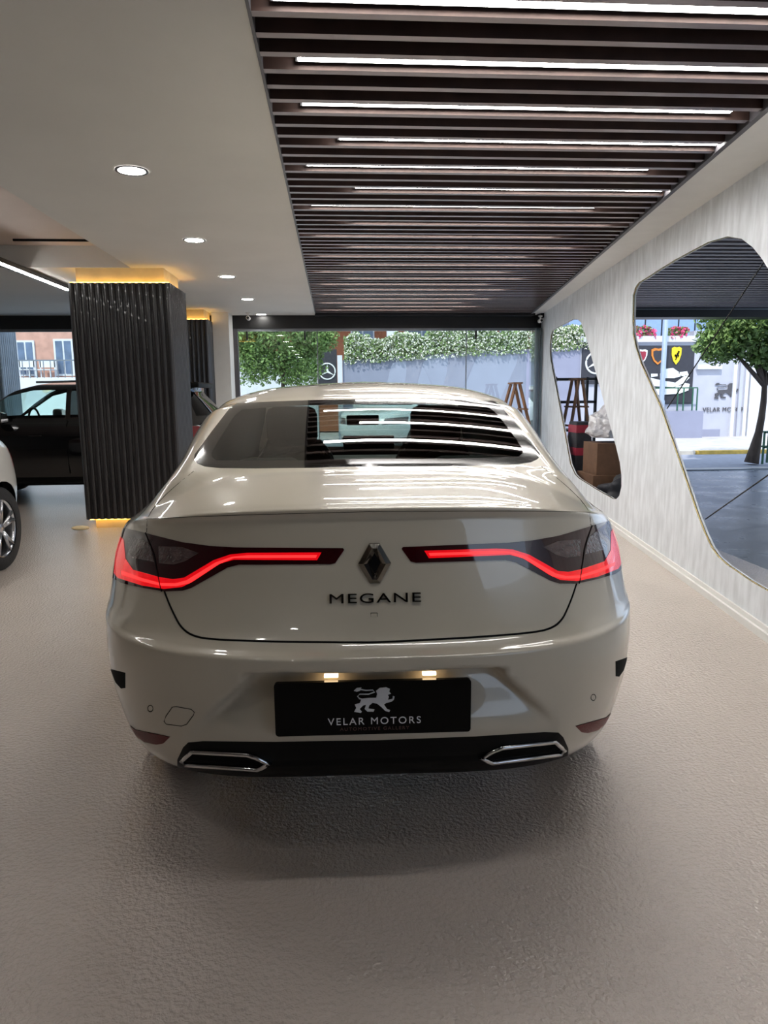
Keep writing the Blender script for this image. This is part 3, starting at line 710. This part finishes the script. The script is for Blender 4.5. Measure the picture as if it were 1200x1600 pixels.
# badge and lettering
bc = c_at(583, 880, .10)
bdp = onc(574, 880); bd = empty('rhombus_badge', (.004, bdp.y-.007, bdp.z)); bd.rotation_euler = (-.12, 0, 0); bd.parent = car; bd['label'] = 'dark chrome rhombus badge'
bm = bmesh.new(); s_ = .9*1.05/1100*1.9/1.0
def RV(x, z, d): return bm.verts.new((x*.00172, d, z*.00172))
O_ = [(-8, 31.5), (8, 31.5), (26, 0), (8, -31.5), (-8, -31.5), (-26, 0)]; I_ = [(0, 17), (0, 17), (8.5, 0), (0, -17), (0, -17), (-8.5, 0)]
Mi = [((o[0]+i[0])/2, (o[1]+i[1])/2) for o, i in zip(O_, I_)]
vo = [RV(x, z, .008) for x, z in O_]; vf = [RV(x*.97, z*.97, .0) for x, z in O_]; vm = [RV(x, z, -.007) for x, z in Mi]; vi = [RV(x+(.3 if k in (1, 4) else 0), z, .004) for k, (x, z) in enumerate(I_)]
for k in range(6):
    j = (k+1) % 6
    for A, B in ((vo, vf), (vf, vm), (vm, vi)): bm.faces.new((A[k], A[j], B[j], B[k]))
build(bm, 'chrome_rhombus', M['dchrome'], bd)
bm = bmesh.new(); prism(bm, [(x*.00172, .005, z*.00172) for x, z in [(0, 17), (8.5, 0), (0, -17), (-8.5, 0)]], (0, .003, 0)); build(bm, 'badge_centre', M['plast'], bd)
t0 = onc(574, 929); t1 = onc(574, 941); tx = text('model_lettering', 'MEGANE', .036, M['dchrome'], car, 1.62, 1.12, .003, 0); tloc(tx, (.003, (t0.y+t1.y)/2-.003, (t0.z+t1.z)/2), (PI/2-math.atan2(t0.y-t1.y, t0.z-t1.z), 0, 0))
bdp = onc(574, 880)
bq = onc(574, 962); tubeo('boot_button', [(a*.0085, bq.y-.0018-b*.002, bq.z+b*.008) for a, b in ((-1, -1), (1, -1), (1, 1), (-1, 1))], .0009, M['gap'], car, 6, True)

# ------------------------------------------------------------------ other cars
def other_car(loc, rz, paint, label, suv=True, glassm=None, L=4.4, details=True):
    c = empty('car', loc, rz); tag(c, label, 'car'); c.scale = (1, 1, 1.035 if L < 4.4 else 1)
    R = [(.45, .26, .70, .26, L-.4, .26, 3, .9, L-1.0, 2), (.15, .33, .82, .30, L-.15, .32, 3, .9, L-1.0, 2), (.03, .5, .90, .5, L-.02, .5, 2.9, .9, L-1.0, 2), (.0, .65, .915, .68, L, .62, 2.8, .9, L-1.0, 2),
         (.05, .82, .91, .85, L-.05, .76, 2.8, .9, L-1.1, 2), (.09, .95, .885, .96, L-.2, .90, 2.8, .9, L-1.1, 2), (.12, 1.02, .865, 1.0, L-.5, .97, 3, 1.0, L-1.1, 2),
         (.17, 1.08, .83, 1.04, L-1.0, 1.03, 3, 1.0, 3.1, 3), (.32, 1.25, .76, 1.24, L-1.35, 1.22, 3, 1.0, 2.8, 3), (.43, 1.38, .69, 1.40, L-1.65, 1.38, 3, 1.0, 2.6, 3),
         (.42, 1.47, .64, 1.46, L-1.85, 1.46, 2.8, 1.0, 2.4, 2), (.75, 1.51, .4, 1.5, L-2.0, 1.5, 2.5, 1.1, 2.3, 2), (1.2, 1.53, .001, 1.53, L-2.2, 1.52, 2.4, 1.3, 2.1, 2)]
    s = Shell(loft(R, 4, 22, 18, 18)); s.orient()
    sd = lambda q, n_: q.x < -.4 and n_.x < -.3
    fw = L-.95
    s.cut(circ(.82, .34, .38, 24), 'side', 'arch', lambda q, n_: q.x < -.35); s.cut(circ(fw, .34, .38, 24), 'side', 'arch', lambda q, n_: q.x < -.35)
    s.cut([(.75, 1.12), (.75, 1.36), (1.2, 1.42), (1.93, 1.42), (1.93, 1.08), (.9, 1.09)], 'side', 'sg', sd)
    s.cut([(1.99, 1.08), (1.99, 1.42), (2.4, 1.41), (2.7, 1.34), (3.15, 1.07)], 'side', 'fg', sd)
    s.cut([(-.68, 1.08), (.2, 1.08), (.2, 1.38), (-.56, 1.38)], 'front', 'rg', lambda q, n_: q.y < .9 and n_.y < -.2)
    s.cut([(-.70, 1.08), (.2, 1.08), (.2, 1.42), (-.58, 1.42)], 'front', 'wg', lambda q, n_: q.y > L-2.4 and n_.y > .15 and q.z > 1.06)
    s.cut([(-.95, .80), (-.55, .82), (-.55, .94), (-.95, .97)], 'front', 'tl', lambda q, n_: q.y < .5); s.cut([(-.95, .68), (-.45, .66), (-.5, .80), (-.95, .84)], 'front', 'hl', lambda q, n_: q.y > L-.6)
    s.cut([(.3, .2), (L-.3, .2), (L-.3, .36), (.3, .36)], 'side', 'sill', lambda q, n_: q.x < -.35)
    s.freeze(); g = glassm or M['privacy']
    s.extract('', 'body_shell', paint, c); [(s.extract('sg', 'rear_side_window', g, c, side=k), s.extract('fg', 'front_side_window', M['autoglass2'], c, side=k), s.extract('sill', 'sill_trim', M['plast'], c, side=k)) for k in (-1, 1)]; s.extract('rg', 'rear_window', g, c); s.extract('wg', 'windscreen', M['autoglass2'], c)
    for k in (-1, 1):
        s.extract('tl', 'tail_light', M['reflx'], c, side=k); s.extract('hl', 'headlight', M['clearlens'], c, side=k)
        t = empty('door_mirror', (k*.99, L-1.62, 1.08)); t.parent = c
        bm = bmesh.new(); box(bm, (-.11, -.07, -.07), (.11, .07, .08), .045); build(bm, 'mirror_housing', paint, t, True); boxo('mirror_glass', (-.09, -.075, -.05), (.09, -.068, .06), M['chrome'], t)
        if details:
            for yy in (1.35, 2.25): boxo('door_handle', (k*.90-.02, yy, .86), (k*.90+.02, yy+.17, .885), paint, c, .008)
            for gl_ in ([(k*.892, 1.96, .4), (k*.918, 1.96, .66), (k*.875, 1.96, 1.0), (k*.84, 1.96, 1.05)], [(k*.892, 3.1, .4), (k*.918, 3.1, .66), (k*.885, 3.1, .95)]): tubeo('door_gap', gl_, .004, M['gap'], c, 5)
            tubeo('roof_rail', [(k*.58, .8, 1.49), (k*.60, 1.2, 1.53), (k*.58, 2.4, 1.51)], .013, M['chrome'], c)
    bm = bmesh.new(); box(bm, (-.56, .36, 1.43), (.56, .66, 1.50), .02); build(bm, 'roof_spoiler', M['plast'], c, True)
    bm = bmesh.new(); box(bm, (-.68, .3, .24), (.68, L-.3, .7)); box(bm, (-.7, 2.9, .7), (.7, L-1.1, 1.0)); build(bm, 'underbody', M['plast'], c)
    for x in (-.79, .79):
        for y_ in (.82, fw): wheel(c, x, y_, .34)
    seats(c, 1.85, .62)
    bm = bmesh.new(); box(bm, (-.6, .85, .6), (.6, 1.0, 1.15), .04); build(bm, 'rear_seat', M['seat'], c, True)
    tubeo('steering_wheel', [(-.37+.18*math.cos(a*PI/12), 2.55, 1.02+.17*math.sin(a*PI/12)) for a in range(24)], .015, M['plast'], c, 6, True)
    return c
other_car((-1.38, 10.1, 0), PI/2, M['bpaint'], 'black SUV parked side-on behind the big fluted pillar', L=4.35)
other_car((-3.55, 6.62, 0), PI, M['spaint'], 'pale silver car at the left edge, only rounded corner and wheel showing')
other_car((2.85, 19.9, .03), math.radians(150), M['wpaint'], 'white car on the street seen through the saloon rear window')

# ------------------------------------------------------------------ ladders and stored goods
def ladder(x, y, h_, spread, lbl, rz=0):
    t = empty('step_ladder', (x, y, 0), rz); tag(t, lbl, 'ladder', 'wooden step ladders')
    for s in (-1, 1):
        bm = bmesh.new(); q = .22
        for d in (-1, 1): tube(bm, [(s*spread, d*q, 0), (s*.03, d*q*.7, h_)], .026, 4)
        build(bm, 'ladder_frame', M['wood'], t)
        for k in range(1, 5):
            u_ = k/5.4; x_ = s*(spread+(.03-spread)*u_)
            boxo('rung', (x_-.03, -q, h_*u_-.012), (x_+.03, q, h_*u_+.012), M['wood'], t)
    boxo('top_plate', (-.07, -.2, h_), (.07, .2, h_+.025), M['wood'], t)
p = at_y(805, 600, 11.2); ladder(p.x, 11.2, p.z, .42, 'brown wooden step ladder just inside the glazing behind right shoulder of the saloon')
p = at_y(902, 594, 10.9); ladder(p.x, 10.9, p.z, .27, 'brown wooden step ladder seen through the smaller wall cut-out')
r_ = empty('metal_rack', (3.86, 11.45, 0)); tag(r_, 'black metal rack standing behind the ladder in the side bay', 'rack')
for dx in (-.33, .33):
    for dy in (-.2, .2): boxo('post', (dx-.02, dy-.02, 0), (dx+.02, dy+.02, 1.62), M['black'], r_)
for z_ in (.3, .75, 1.2, 1.56): boxo('shelf', (-.35, -.22, z_), (.35, .22, z_+.04), M['black'], r_)
t = empty('crimson_crate', (3.38, 9.6, 0)); t.scale = (.55, .8, .85); tag(t, 'dark crate with crimson bands seen low through the smaller cut-out', 'crate')
boxo('crate_body', (-.2, -.2, 0), (.2, .2, 1.15), M['bag'], t, .02)
for z_ in (.62, .98): boxo('crimson_band', (-.205, -.205, z_), (.205, .205, z_+.12), M['redb'], t)
t = empty('cardboard_box', (3.52, 8.95, 0)); t.scale = (.72, 1, .9); tag(t, 'open brown cardboard box wrapped in film in the side bay', 'box')
boxo('carton', (-.32, -.25, .38), (.3, .25, .82), M['card'], t, .005)
boxo('lower_carton', (-.4, -.3, 0), (.38, .3, .38), M['card'], t, .005)
bm = bmesh.new(); bmesh.ops.create_icosphere(bm, subdivisions=4, radius=1)
from mathutils import noise
for v in bm.verts:
    n_ = noise.noise(v.co*2.2)*.35+noise.noise(v.co*6)*.12; v.co = Vector((v.co.x*.22*(1+n_), v.co.y*.24*(1+n_), max(v.co.z*.24*(1+n_), -.14)))
o_ = build(bm, 'plastic_bag', M['poly'], None, False); o_.location = (3.5, 8.95, .94); tag(o_, 'crumpled clear plastic film heaped on the cardboard box', 'plastic film')
for (x, y_, s_, lb) in ((3.52, 8.3, .2, 'dark equipment bag on the floor below the cardboard box'), (3.32, 7.8, .12, 'small black bag lying left of the cardboard box')):
    bm = bmesh.new(); bmesh.ops.create_icosphere(bm, subdivisions=4, radius=1)
    for v in bm.verts:
        n_ = noise.noise(v.co*1.7+Vector((x, 0, 0)))*.4; v.co = Vector((v.co.x*s_*1.5*(1+n_), v.co.y*s_*(1+n_), max(v.co.z*s_*1.1*(1+n_), -s_*.8)+s_*.8))
    o_ = build(bm, 'equipment_bag', M['bag'], None, True); o_.location = (x, y_, 0); tag(o_, lb, 'bag', 'dark bags in the side bay')

# ------------------------------------------------------------------ side bay beyond the right wall
bm = bmesh.new(); prism(bm, [(wx(-6)+.0, -6, -.12), (9.8, -6, -.12), (9.8, FY, -.12), (wx(FY)-.2, FY, -.12)], (0, 0, .115)); struct(build(bm, 'floor_side_bay', M['epoxyb']))
struct(boxo('header_side_bay', (3.4, FY-.3, 2.58), (9.8, FY+.1, 2.9), M['black'])); struct(boxo('trim_1', (3.6, FY-.31, 2.70), (9.8, FY-.3, 2.715), M['alu']))
t = empty('terrace_slat_ceiling', (0, 0, 2.72)); tag(t, 'thin grey slatted ceiling over the side bay seen through the big cut-out', 'slatted ceiling')
bm = bmesh.new(); y = .5
while y < FY-.35: box(bm, (wx(y)+.17, y, 0), (9.7, y+.08, .06)); y += .18
o_ = build(bm, 'slats', M['slats2'], t); o_['kind'] = 'stuff'
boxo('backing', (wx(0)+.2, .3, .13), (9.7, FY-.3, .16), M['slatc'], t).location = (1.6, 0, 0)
struct(boxo('wall_side_bay', (9.8, -6, 0), (9.95, 6.5, 2.9), M['white']))

# ------------------------------------------------------------------ street
struct(boxo('road', (-30, FY+.15, -.2), (30, 15.4, -.03), M['road'])); 
struct(boxo('ground', (-60, 20, -.3), (60, 70, -.05), M['pave']))
struct(boxo('pavement_near', (-30, FY+.12, -.1), (30, 12.5, -.01), M['pave']))
struct(boxo('pavement_far', (-30, 15.55, -.2), (30, 20.6, .03), M['pave']))
for k in range(24):
    x = -14+k*1.3
    struct(boxo('kerb', (x, 15.4, -.15), (x+1.28, 15.56, .05), M['kerby'] if k in (17, 18, 5, 6) else M['kerb']))
WY = 20.5
def P2(x, y, Y=WY): return at_y(x, y, Y)
# lavender wall
bm = bmesh.new(); prism(bm, [(.29, WY, -.05), (7.15, WY, -.05), (7.15, WY, 2.66), (5.6, WY, 2.61), (.29, WY, 2.32)], (0, .25, 0)); struct(build(bm, 'wall_street', M['lav']))
def hedge(name, segs, z0f, h_, dens, leafm, flower, lbl, cat, fsize=.035, ls=.05):
    bm = bmesh.new(); bf = bmesh.new()
    def quad(b_, p, s_):
        n_ = Vector((random.gauss(0, 1), random.gauss(0, 1)-.5, random.gauss(0, 1)+.4)).normalized(); a_ = n_.orthogonal().normalized(); c_ = n_.cross(a_)
        th = random.random()*6.28; a2 = a_*math.cos(th)+c_*math.sin(th); c2 = n_.cross(a2)
        vs = [b_.verts.new(p+a2*s_), b_.verts.new(p+c2*s_*.5), b_.verts.new(p-a2*s_), b_.verts.new(p-c2*s_*.5)]; b_.faces.new(vs)
    x0, x1, y0, y1 = segs
    for k in range(dens):
        u_ = random.random(); x = x0+(x1-x0)*u_; bul = .75+.35*noise.noise(Vector((x*1.1, 3, 0)))+.2*noise.noise(Vector((x*3.7, 1, 0)))
        z = z0f(x)-.12+random.random()**.8*h_*bul; y_ = y0+(y1-y0)*random.random()
        quad(bm, Vector((x, y_, z)), ls*random.uniform(.6, 1.3))
        if flower and random.random() < .28: quad(bf, Vector((x, y0-.03+random.random()*.2, z)), fsize)
    t = empty(name, (0, 0, 0)); tag(t, lbl, cat); o = build(bm, 'foliage', leafm, t); 
    if flower: build(bf, 'blossom', flower, t)
    else: bf.free()
    return t
hedge('hedge', (.35, 5.7, 20.35, 21.0), lambda x: 2.30+.055*x, 1.05, 15000, M['leaf2'], M['petal'], 'long pale flowering hedge spilling over the lavender street wall', 'hedge')
hedge('hedge', (5.8, 7.4, 20.35, 21.0), lambda x: 2.30+.055*x, .9, 4000, M['leaf2'], M['petal'], 'flowering hedge piece seen in the top of the smaller cut-out', 'hedge')
# star panels
def star_panel(x0, x1, z0, z1, lbl, cxo=0):
    t = empty('star_sign', ((x0+x1)/2, WY-.06, 0)); tag(t, lbl, 'sign', 'black panels with a ringed star')
    hw = (x1-x0)/2; boxo('panel', (-hw, 0, z0), (hw, .06, z1), M['mural'], t)
    r_ = min(hw*.8, .3); zc = z0+(z1-z0)*.48; bm = bmesh.new()
    tube(bm, [(cxo+r_*math.cos(a*PI/18), -.01, zc+r_*math.sin(a*PI/18)) for a in range(36)], r_*.09, 6, True)
    for k in range(3):
        a = PI/2+k*2*PI/3; tip = (cxo+r_*math.cos(a), -.012, zc+r_*math.sin(a)); q = r_*.16
        prism(bm, [tip, (cxo+q*math.cos(a+1.05), -.012, zc+q*math.sin(a+1.05)), (cxo, -.012, zc), (cxo+q*math.cos(a-1.05), -.012, zc+q*math.sin(a-1.05))], (0, .01, 0))
    build(bm, 'ringed_star', M['whitep'], t)
star_panel(-.42, .13, 1.45, 2.62, 'black sign with white ringed three-pointed star left of the lavender wall')
star_panel(7.18, 8.0, 1.6, 2.85, 'black sign with white ringed star right of the lavender wall, seen through the smaller cut-out')
tag(boxo('street_post', (.14, WY-.1, 0), (.28, WY, 2.45), M['bwhite']), 'pale post between the star sign and the lavender wall', 'post')
tag(boxo('wall_panel', (-3.6, WY+.3, 0), (-.42, WY+.5, 2.5), M['bwhite']), 'pale wall low behind the left street tree', 'wall')
# mural wall
struct(boxo('wall_mural', (7.15, WY, 0), (10.5, WY+.3, 2.80), M['gwall']))
mu = empty('mural', (0, WY-.03, 0)); tag(mu, 'charcoal mural with shields and white car shapes under the parapet', 'mural')
a = P2(985, 541); b = P2(1085, 612); boxo('mural_panel', (8.05, 0, 1.0), (P2(1084, 560).x, .03, P2(1040, 540).z), M['mural'], mu)
def shield(cx, cy, w_, h_, m, nm, rim=None):
    c = P2(cx, cy); s_ = WY/1125
    pts = [(-.5, .42), (-.25, .5), (0, .46), (.25, .5), (.5, .42), (.48, .05), (.3, -.28), (0, -.5), (-.3, -.28), (-.48, .05)]
    bm = bmesh.new(); prism(bm, [(c.x+x*w_*s_, -.03, c.z+z*h_*s_) for x, z in pts], (0, .02, 0)); build(bm, nm, m, mu)
    if rim:
        bm = bmesh.new(); prism(bm, [(c.x+x*w_*s_*.72, -.04, c.z+z*h_*s_*.72) for x, z in pts], (0, .012, 0)); build(bm, nm+'_face', rim, mu)
    return c, s_
shield(1002, 557, 17, 22, M['whitep'], 'cream_shield', M['redb'])
shield(1027, 557, 23, 26, M['orp'], 'orange_shield', M['mural']); shield(1027, 557, 12, 14, M['orp'], 'orange_crest')
c, s_ = shield(1055.5, 556, 16, 28, M['yel'], 'yellow_shield')
bm = bmesh.new(); tube(bm, [(c.x+x*s_, -.045, c.z+z*s_) for x, z in [(-3, 1), (-1, 0), (1, 1), (2, 4), (3.5, 6), (2, 6.5)]], .028, 6)
tube(bm, [(c.x+x*s_, -.045, c.z+z*s_) for x, z in [(-1, 0), (0, -3), (-1.5, -6)]], .02, 6); tube(bm, [(c.x+x*s_, -.045, c.z+z*s_) for x, z in [(1, 1), (3.4, 0), (2.4, -2)]], .016, 6); build(bm, 'horse_mark', M['plast'], mu)
def blob(pts, nm):
    bm = bmesh.new(); prism(bm, [(P2(x, y).x, -.035, P2(x, y).z) for x, y in pts], (0, .02, 0)); build(bm, nm, M['whitep'], mu)
blob([(1034, 577), (1050, 575), (1060, 582), (1062, 588), (1052, 591), (1030, 591), (1030, 584)], 'car_canopy_shape')
blob([(1014, 590), (1030, 594), (1054, 598), (1070, 586), (1076, 590), (1064, 602), (1050, 605), (1014, 603)], 'car_body_shape')
blob([(1018, 608), (1050, 607), (1068, 598), (1076, 600), (1074, 610), (1060, 615), (1020, 618)], 'car_lower_shape')
blob([(1016, 584), (1026, 584), (1026, 588), (1016, 589)], 'car_wing_shape'); blob([(1058, 582), (1072, 580), (1075, 587), (1064, 588)], 'car_light_shape')
struct(boxo('trim_2', (7.1, WY-.1, 2.78), (10.55, WY+.3, 2.95), M['bwhite']))
a = P2(1052, 642); b = P2(1083, 688)
struct(boxo('wall_block', (8.9, WY-.5, 0), (b.x, WY-.04, a.z), M['lav']))
t = empty('green_railing', (0, WY-.35, 0)); tag(t, 'green metal railing on the lavender block under the mural', 'railing')
z0 = P2(1060, 641).z; z1 = P2(1060, 607).z
for x_ in (1050, 1059, 1073, 1080):
    q = P2(x_, 620).x; boxo('railing_post', (q-.015, -.015, z0), (q+.015, .015, z1), M['green'], t)
boxo('railing_top', (8.9, -.015, z1), (P2(1080, 620).x, .015, z1+.03), M['green'], t)
p = P2(1035, 600, 19.4); boxp = empty('street_pole', (p.x, 19.4, 0)); tag(boxp, 'tall pale blue-grey street pole before the mural', 'pole')
bm = bmesh.new(); lathe(bm, [(.09, 0), (.09, 1.1), (.07, 1.15), (.062, 5.5)], 16, 'Z'); build(bm, 'pole_shaft', M['steelb'], boxp, True)
# dealer building
struct(boxo('wall_dealer', (10.5, WY, -.05), (12.25, WY+.3, 3.1), M['gwall'])); struct(boxo('wall_white', (12.3, WY-.02, -.05), (20, WY+.3, 2.9), M['bwhite']))
for k, xx in enumerate((1143, 1153, 1162)):
    q = P2(xx, 640).x; struct(boxo('pilaster', (q-.05, WY-.08, 0), (q+.05, WY, 2.6), M['gwall' if k == 1 else 'bwhite']))
struct(boxo('ledge', (P2(1087, 575).x, WY-.12, P2(1087, 577).z), (P2(1125, 575).x, WY, P2(1087, 570).z), M['bwhite']))
t = empty('wall_sign', (P2(1133, 620).x, WY-.03, 0)); tag(t, 'grey lion emblem and lettering on the pale dealer wall', 'sign')
l_ = lion('lion_emblem', .7, M['trimg'], t, .02); l_.location = (P2(1134, 611).x-t.location.x, 0, P2(1134, 611).z)
tloc(text('sign_lettering', 'VELAR MOTORS', .18, M['trimg'], t, .95, 1.12, .008), (0, 0, P2(1133, 640).z), (PI/2, 0, 0))
struct(boxo('recess_panel', (P2(1095, 680).x, WY-.02, P2(1095, 684).z), (P2(1124, 680).x, WY, P2(1095, 671).z), M['lav']))
# buildings
def building(name, x0, x1, y, z1, m, wins, lbl, slabs=(), posts=()):
    t = empty(name, (0, y, 0)); tag(t, lbl, 'building'); boxo('wall', (x0, 0, 0), (x1, 4, z1), m, t)
    for (a, b, c, d) in wins:
        f_ = boxo('window', (a, -.05, c), (b, .0, d), M['bwhite'], t)
        g = .06; n2 = 2; wv = (b-a-g)/n2
        for k in range(n2): boxo('pane', (a+g+k*wv, -.07, c+g), (a+wv+k*wv, -.05, d-g), M['bwin'], f_)
    for (a, b, c, d) in slabs: boxo('balcony_slab', (a, -1.0, c), (b, 0, d), M['bwhite'], t)
    for (a, b) in posts: boxo('column', (a, -.9, 0), (b, -.6, z1), M['bwhite'], t)
    return t
Y2 = 27
def q2(x, y): return at_y(x, y, Y2)
building('apartment_building', -3.6, 8.3, Y2, 9, M['orange'], [(q2(548, 530).x, q2(585, 530).x, 2.7, 4.0), (q2(632, 530).x, q2(685, 530).x, 2.7, 4.0), (q2(700, 530).x, q2(745, 530).x, 2.7, 4.0), (q2(780, 530).x, q2(815, 530).x, 2.7, 4.0)], 'rust clad apartment block behind the hedge with white floor slabs', [(-3.6, 8.3, 4.05, 4.3)], [(q2(602, 530).x, q2(616, 530).x), (q2(750, 530).x, q2(762, 530).x)])
Y3 = 23
def q3(x, y): return at_y(x, y, Y3)
b_ = building('brick_building', -14, -7.3, Y3, 9, M['brick'], [(q3(27, 560).x, q3(56, 560).x, q3(0, 588).z, q3(40, 532).z), (q3(86, 560).x, q3(116, 560).x, q3(0, 588).z, q3(40, 530).z)], 'terracotta clad house with balcony seen left of the big fluted pillar', [(-14, -7.2, q3(60, 600).z, q3(60, 591).z)])
boxo('balcony_wall', (-14, -1.05, 0), (-7.2, -1.0, q3(60, 592).z), M['bwhite'], b_)
rz_ = q3(60, 564).z-.05; rb = q3(60, 592).z
r_ = boxo('railing', (-14, -1.0, rz_), (-7.2, -.97, rz_+.04), M['alu'], b_)
for k in range(34): boxo('baluster', (-13.9+k*.2, -1.0, rb), (-13.88+k*.2, -.98, rz_), M['alu'], r_)
def chair(x, y, z, lbl):
    t = empty('balcony_chair', (x, y, z)); t.scale = (1, 1, .62); tag(t, lbl, 'chair', 'white chairs on the balcony')
    boxo('seat', (-.24, -.22, .40), (.24, .22, .44), M['bwhite'], t)
    bb = boxo('backrest', (-.24, .18, .55), (.24, .22, .85), M['bwhite'], t)
    for a in (-.22, .2):
        for b in (-.2, .18): boxo('leg', (a, b, 0), (a+.03, b+.03, .42 if b < 0 else .85), M['bwhite'], t)
chair(q3(48, 580).x, Y3-.45, q3(48, 592).z, 'white balcony chair at left on the brick house'); chair(q3(80, 580).x, Y3-.45, q3(80, 592).z, 'white balcony chair nearer the fluted pillar')
building('blue_house', 8.6, 22, 26, 9, M['bblue'], [(9.9, 10.9, 3.1, 4.6)], 'pale blue house rising above the mural parapet')
t = empty('terrace_railing', (0, WY+.2, 0)); tag(t, 'thin dark railing on top of the mural parapet', 'railing')
boxo('rail', (8.0, 0, 3.72), (12.2, .03, 3.75), M['black'], t)
for k in range(9): boxo('baluster', (8.1+k*.5, 0, 2.95), (8.13+k*.5, .03, 3.74), M['black'], t)
hedge('flower_box', (8.4, 9.3, 20.4, 20.7), lambda x: 3.0, .42, 700, M['leaf2'], M['pink'], 'pink flowers left of the street pole on the parapet', 'flowers', .06)
hedge('flower_box', (9.75, 10.3, 20.4, 20.7), lambda x: 3.0, .42, 450, M['leaf2'], M['pink'], 'pink flowers right of the street pole on the parapet', 'flowers', .06)
# trees
def tree(x, y, h_, trunk_r, blobs, nl, lbl, lean=0, ls=.045):
    t = empty('street_tree', (x, y, 0)); tag(t, lbl, 'tree')
    bm = bmesh.new(); pts = [(lean*math.sin(k/6*2.2)*.3, 0, h_*k/6) for k in range(7)]
    tube(bm, pts, [trunk_r*(1.35-.5*min(k/2, 1)-.07*k) for k in range(7)], 10)
    for bx in blobs:
        tube(bm, [pts[5], (bx[0]*.5, bx[1]*.5, (h_+bx[2])/2), (bx[0], bx[1], bx[2])], [trunk_r*.5, trunk_r*.3, .015], 6)
    build(bm, 'trunk', M['bark'], t, True)
    bm = bmesh.new()
    for k in range(nl):
        bx = random.choice(blobs); d = Vector((random.gauss(0, 1), random.gauss(0, 1), random.gauss(0, 1))).normalized()*(random.random()**.38)
        bump_ = 1+.35*noise.noise(d*3+Vector((bx[0]*3, bx[1], 0)))
        p = Vector((bx[0]+d.x*bx[3]*bump_, bx[1]+d.y*bx[3]*bump_, bx[2]+d.z*bx[4]*bump_)); n_ = Vector((random.gauss(0, 1), random.gauss(0, 1), random.gauss(.6, 1))).normalized()
        a_ = n_.orthogonal().normalized(); c_ = n_.cross(a_); th = random.random()*6.28; a2 = a_*math.cos(th)+c_*math.sin(th); c2 = n_.cross(a2); s_ = ls*random.uniform(.6, 1.3)
        bm.faces.new([bm.verts.new(p+a2*s_), bm.verts.new(p+c2*s_*.5), bm.verts.new(p-a2*s_), bm.verts.new(p-c2*s_*.5)])
    build(bm, 'foliage', M['leaf'], t)
    return t
tree(-1.2, 17.6, 2.2, .09, [(-.6, 0, 2.2, .6, .6), (.35, .1, 2.1, .65, .6), (-.1, -.2, 2.9, .95, .7), (.8, 0, 2.75, .55, .45), (-.9, .1, 2.9, .6, .6), (.3, 0, 3.7, 1, .8)], 24000, 'leafy street tree left of the star sign seen through back glazing')
tree(8.0, 13.1, 1.75, .10, [(-.1, 0, 2.3, .75, .4), (-.75, .1, 2.25, .45, .38), (.7, 0, 2.35, .8, .45), (.1, .2, 2.9, 1.0, .6), (-.5, 0, 2.75, .65, .5), (.3, -.1, 1.95, .5, .22)], 13000, 'street tree with thin dark trunk right of the dealer lettering', lean=.5, ls=.05)
t = empty('tree_guard', (8.2, 13.0, 0)); tag(t, 'green metal guard at the foot of the right street tree', 'tree guard')
for dx in (-.12, .12):
    for dy in (-.12, .12): boxo('guard_post', (dx-.015, dy-.015, 0), (dx+.015, dy+.015, .62), M['green'], t)
for z_ in (.3, .58): 
    boxo('guard_rail', (-.13, -.135, z_), (.13, -.12, z_+.03), M['green'], t); boxo('guard_rail', (-.13, .12, z_), (.13, .135, z_+.03), M['green'], t)
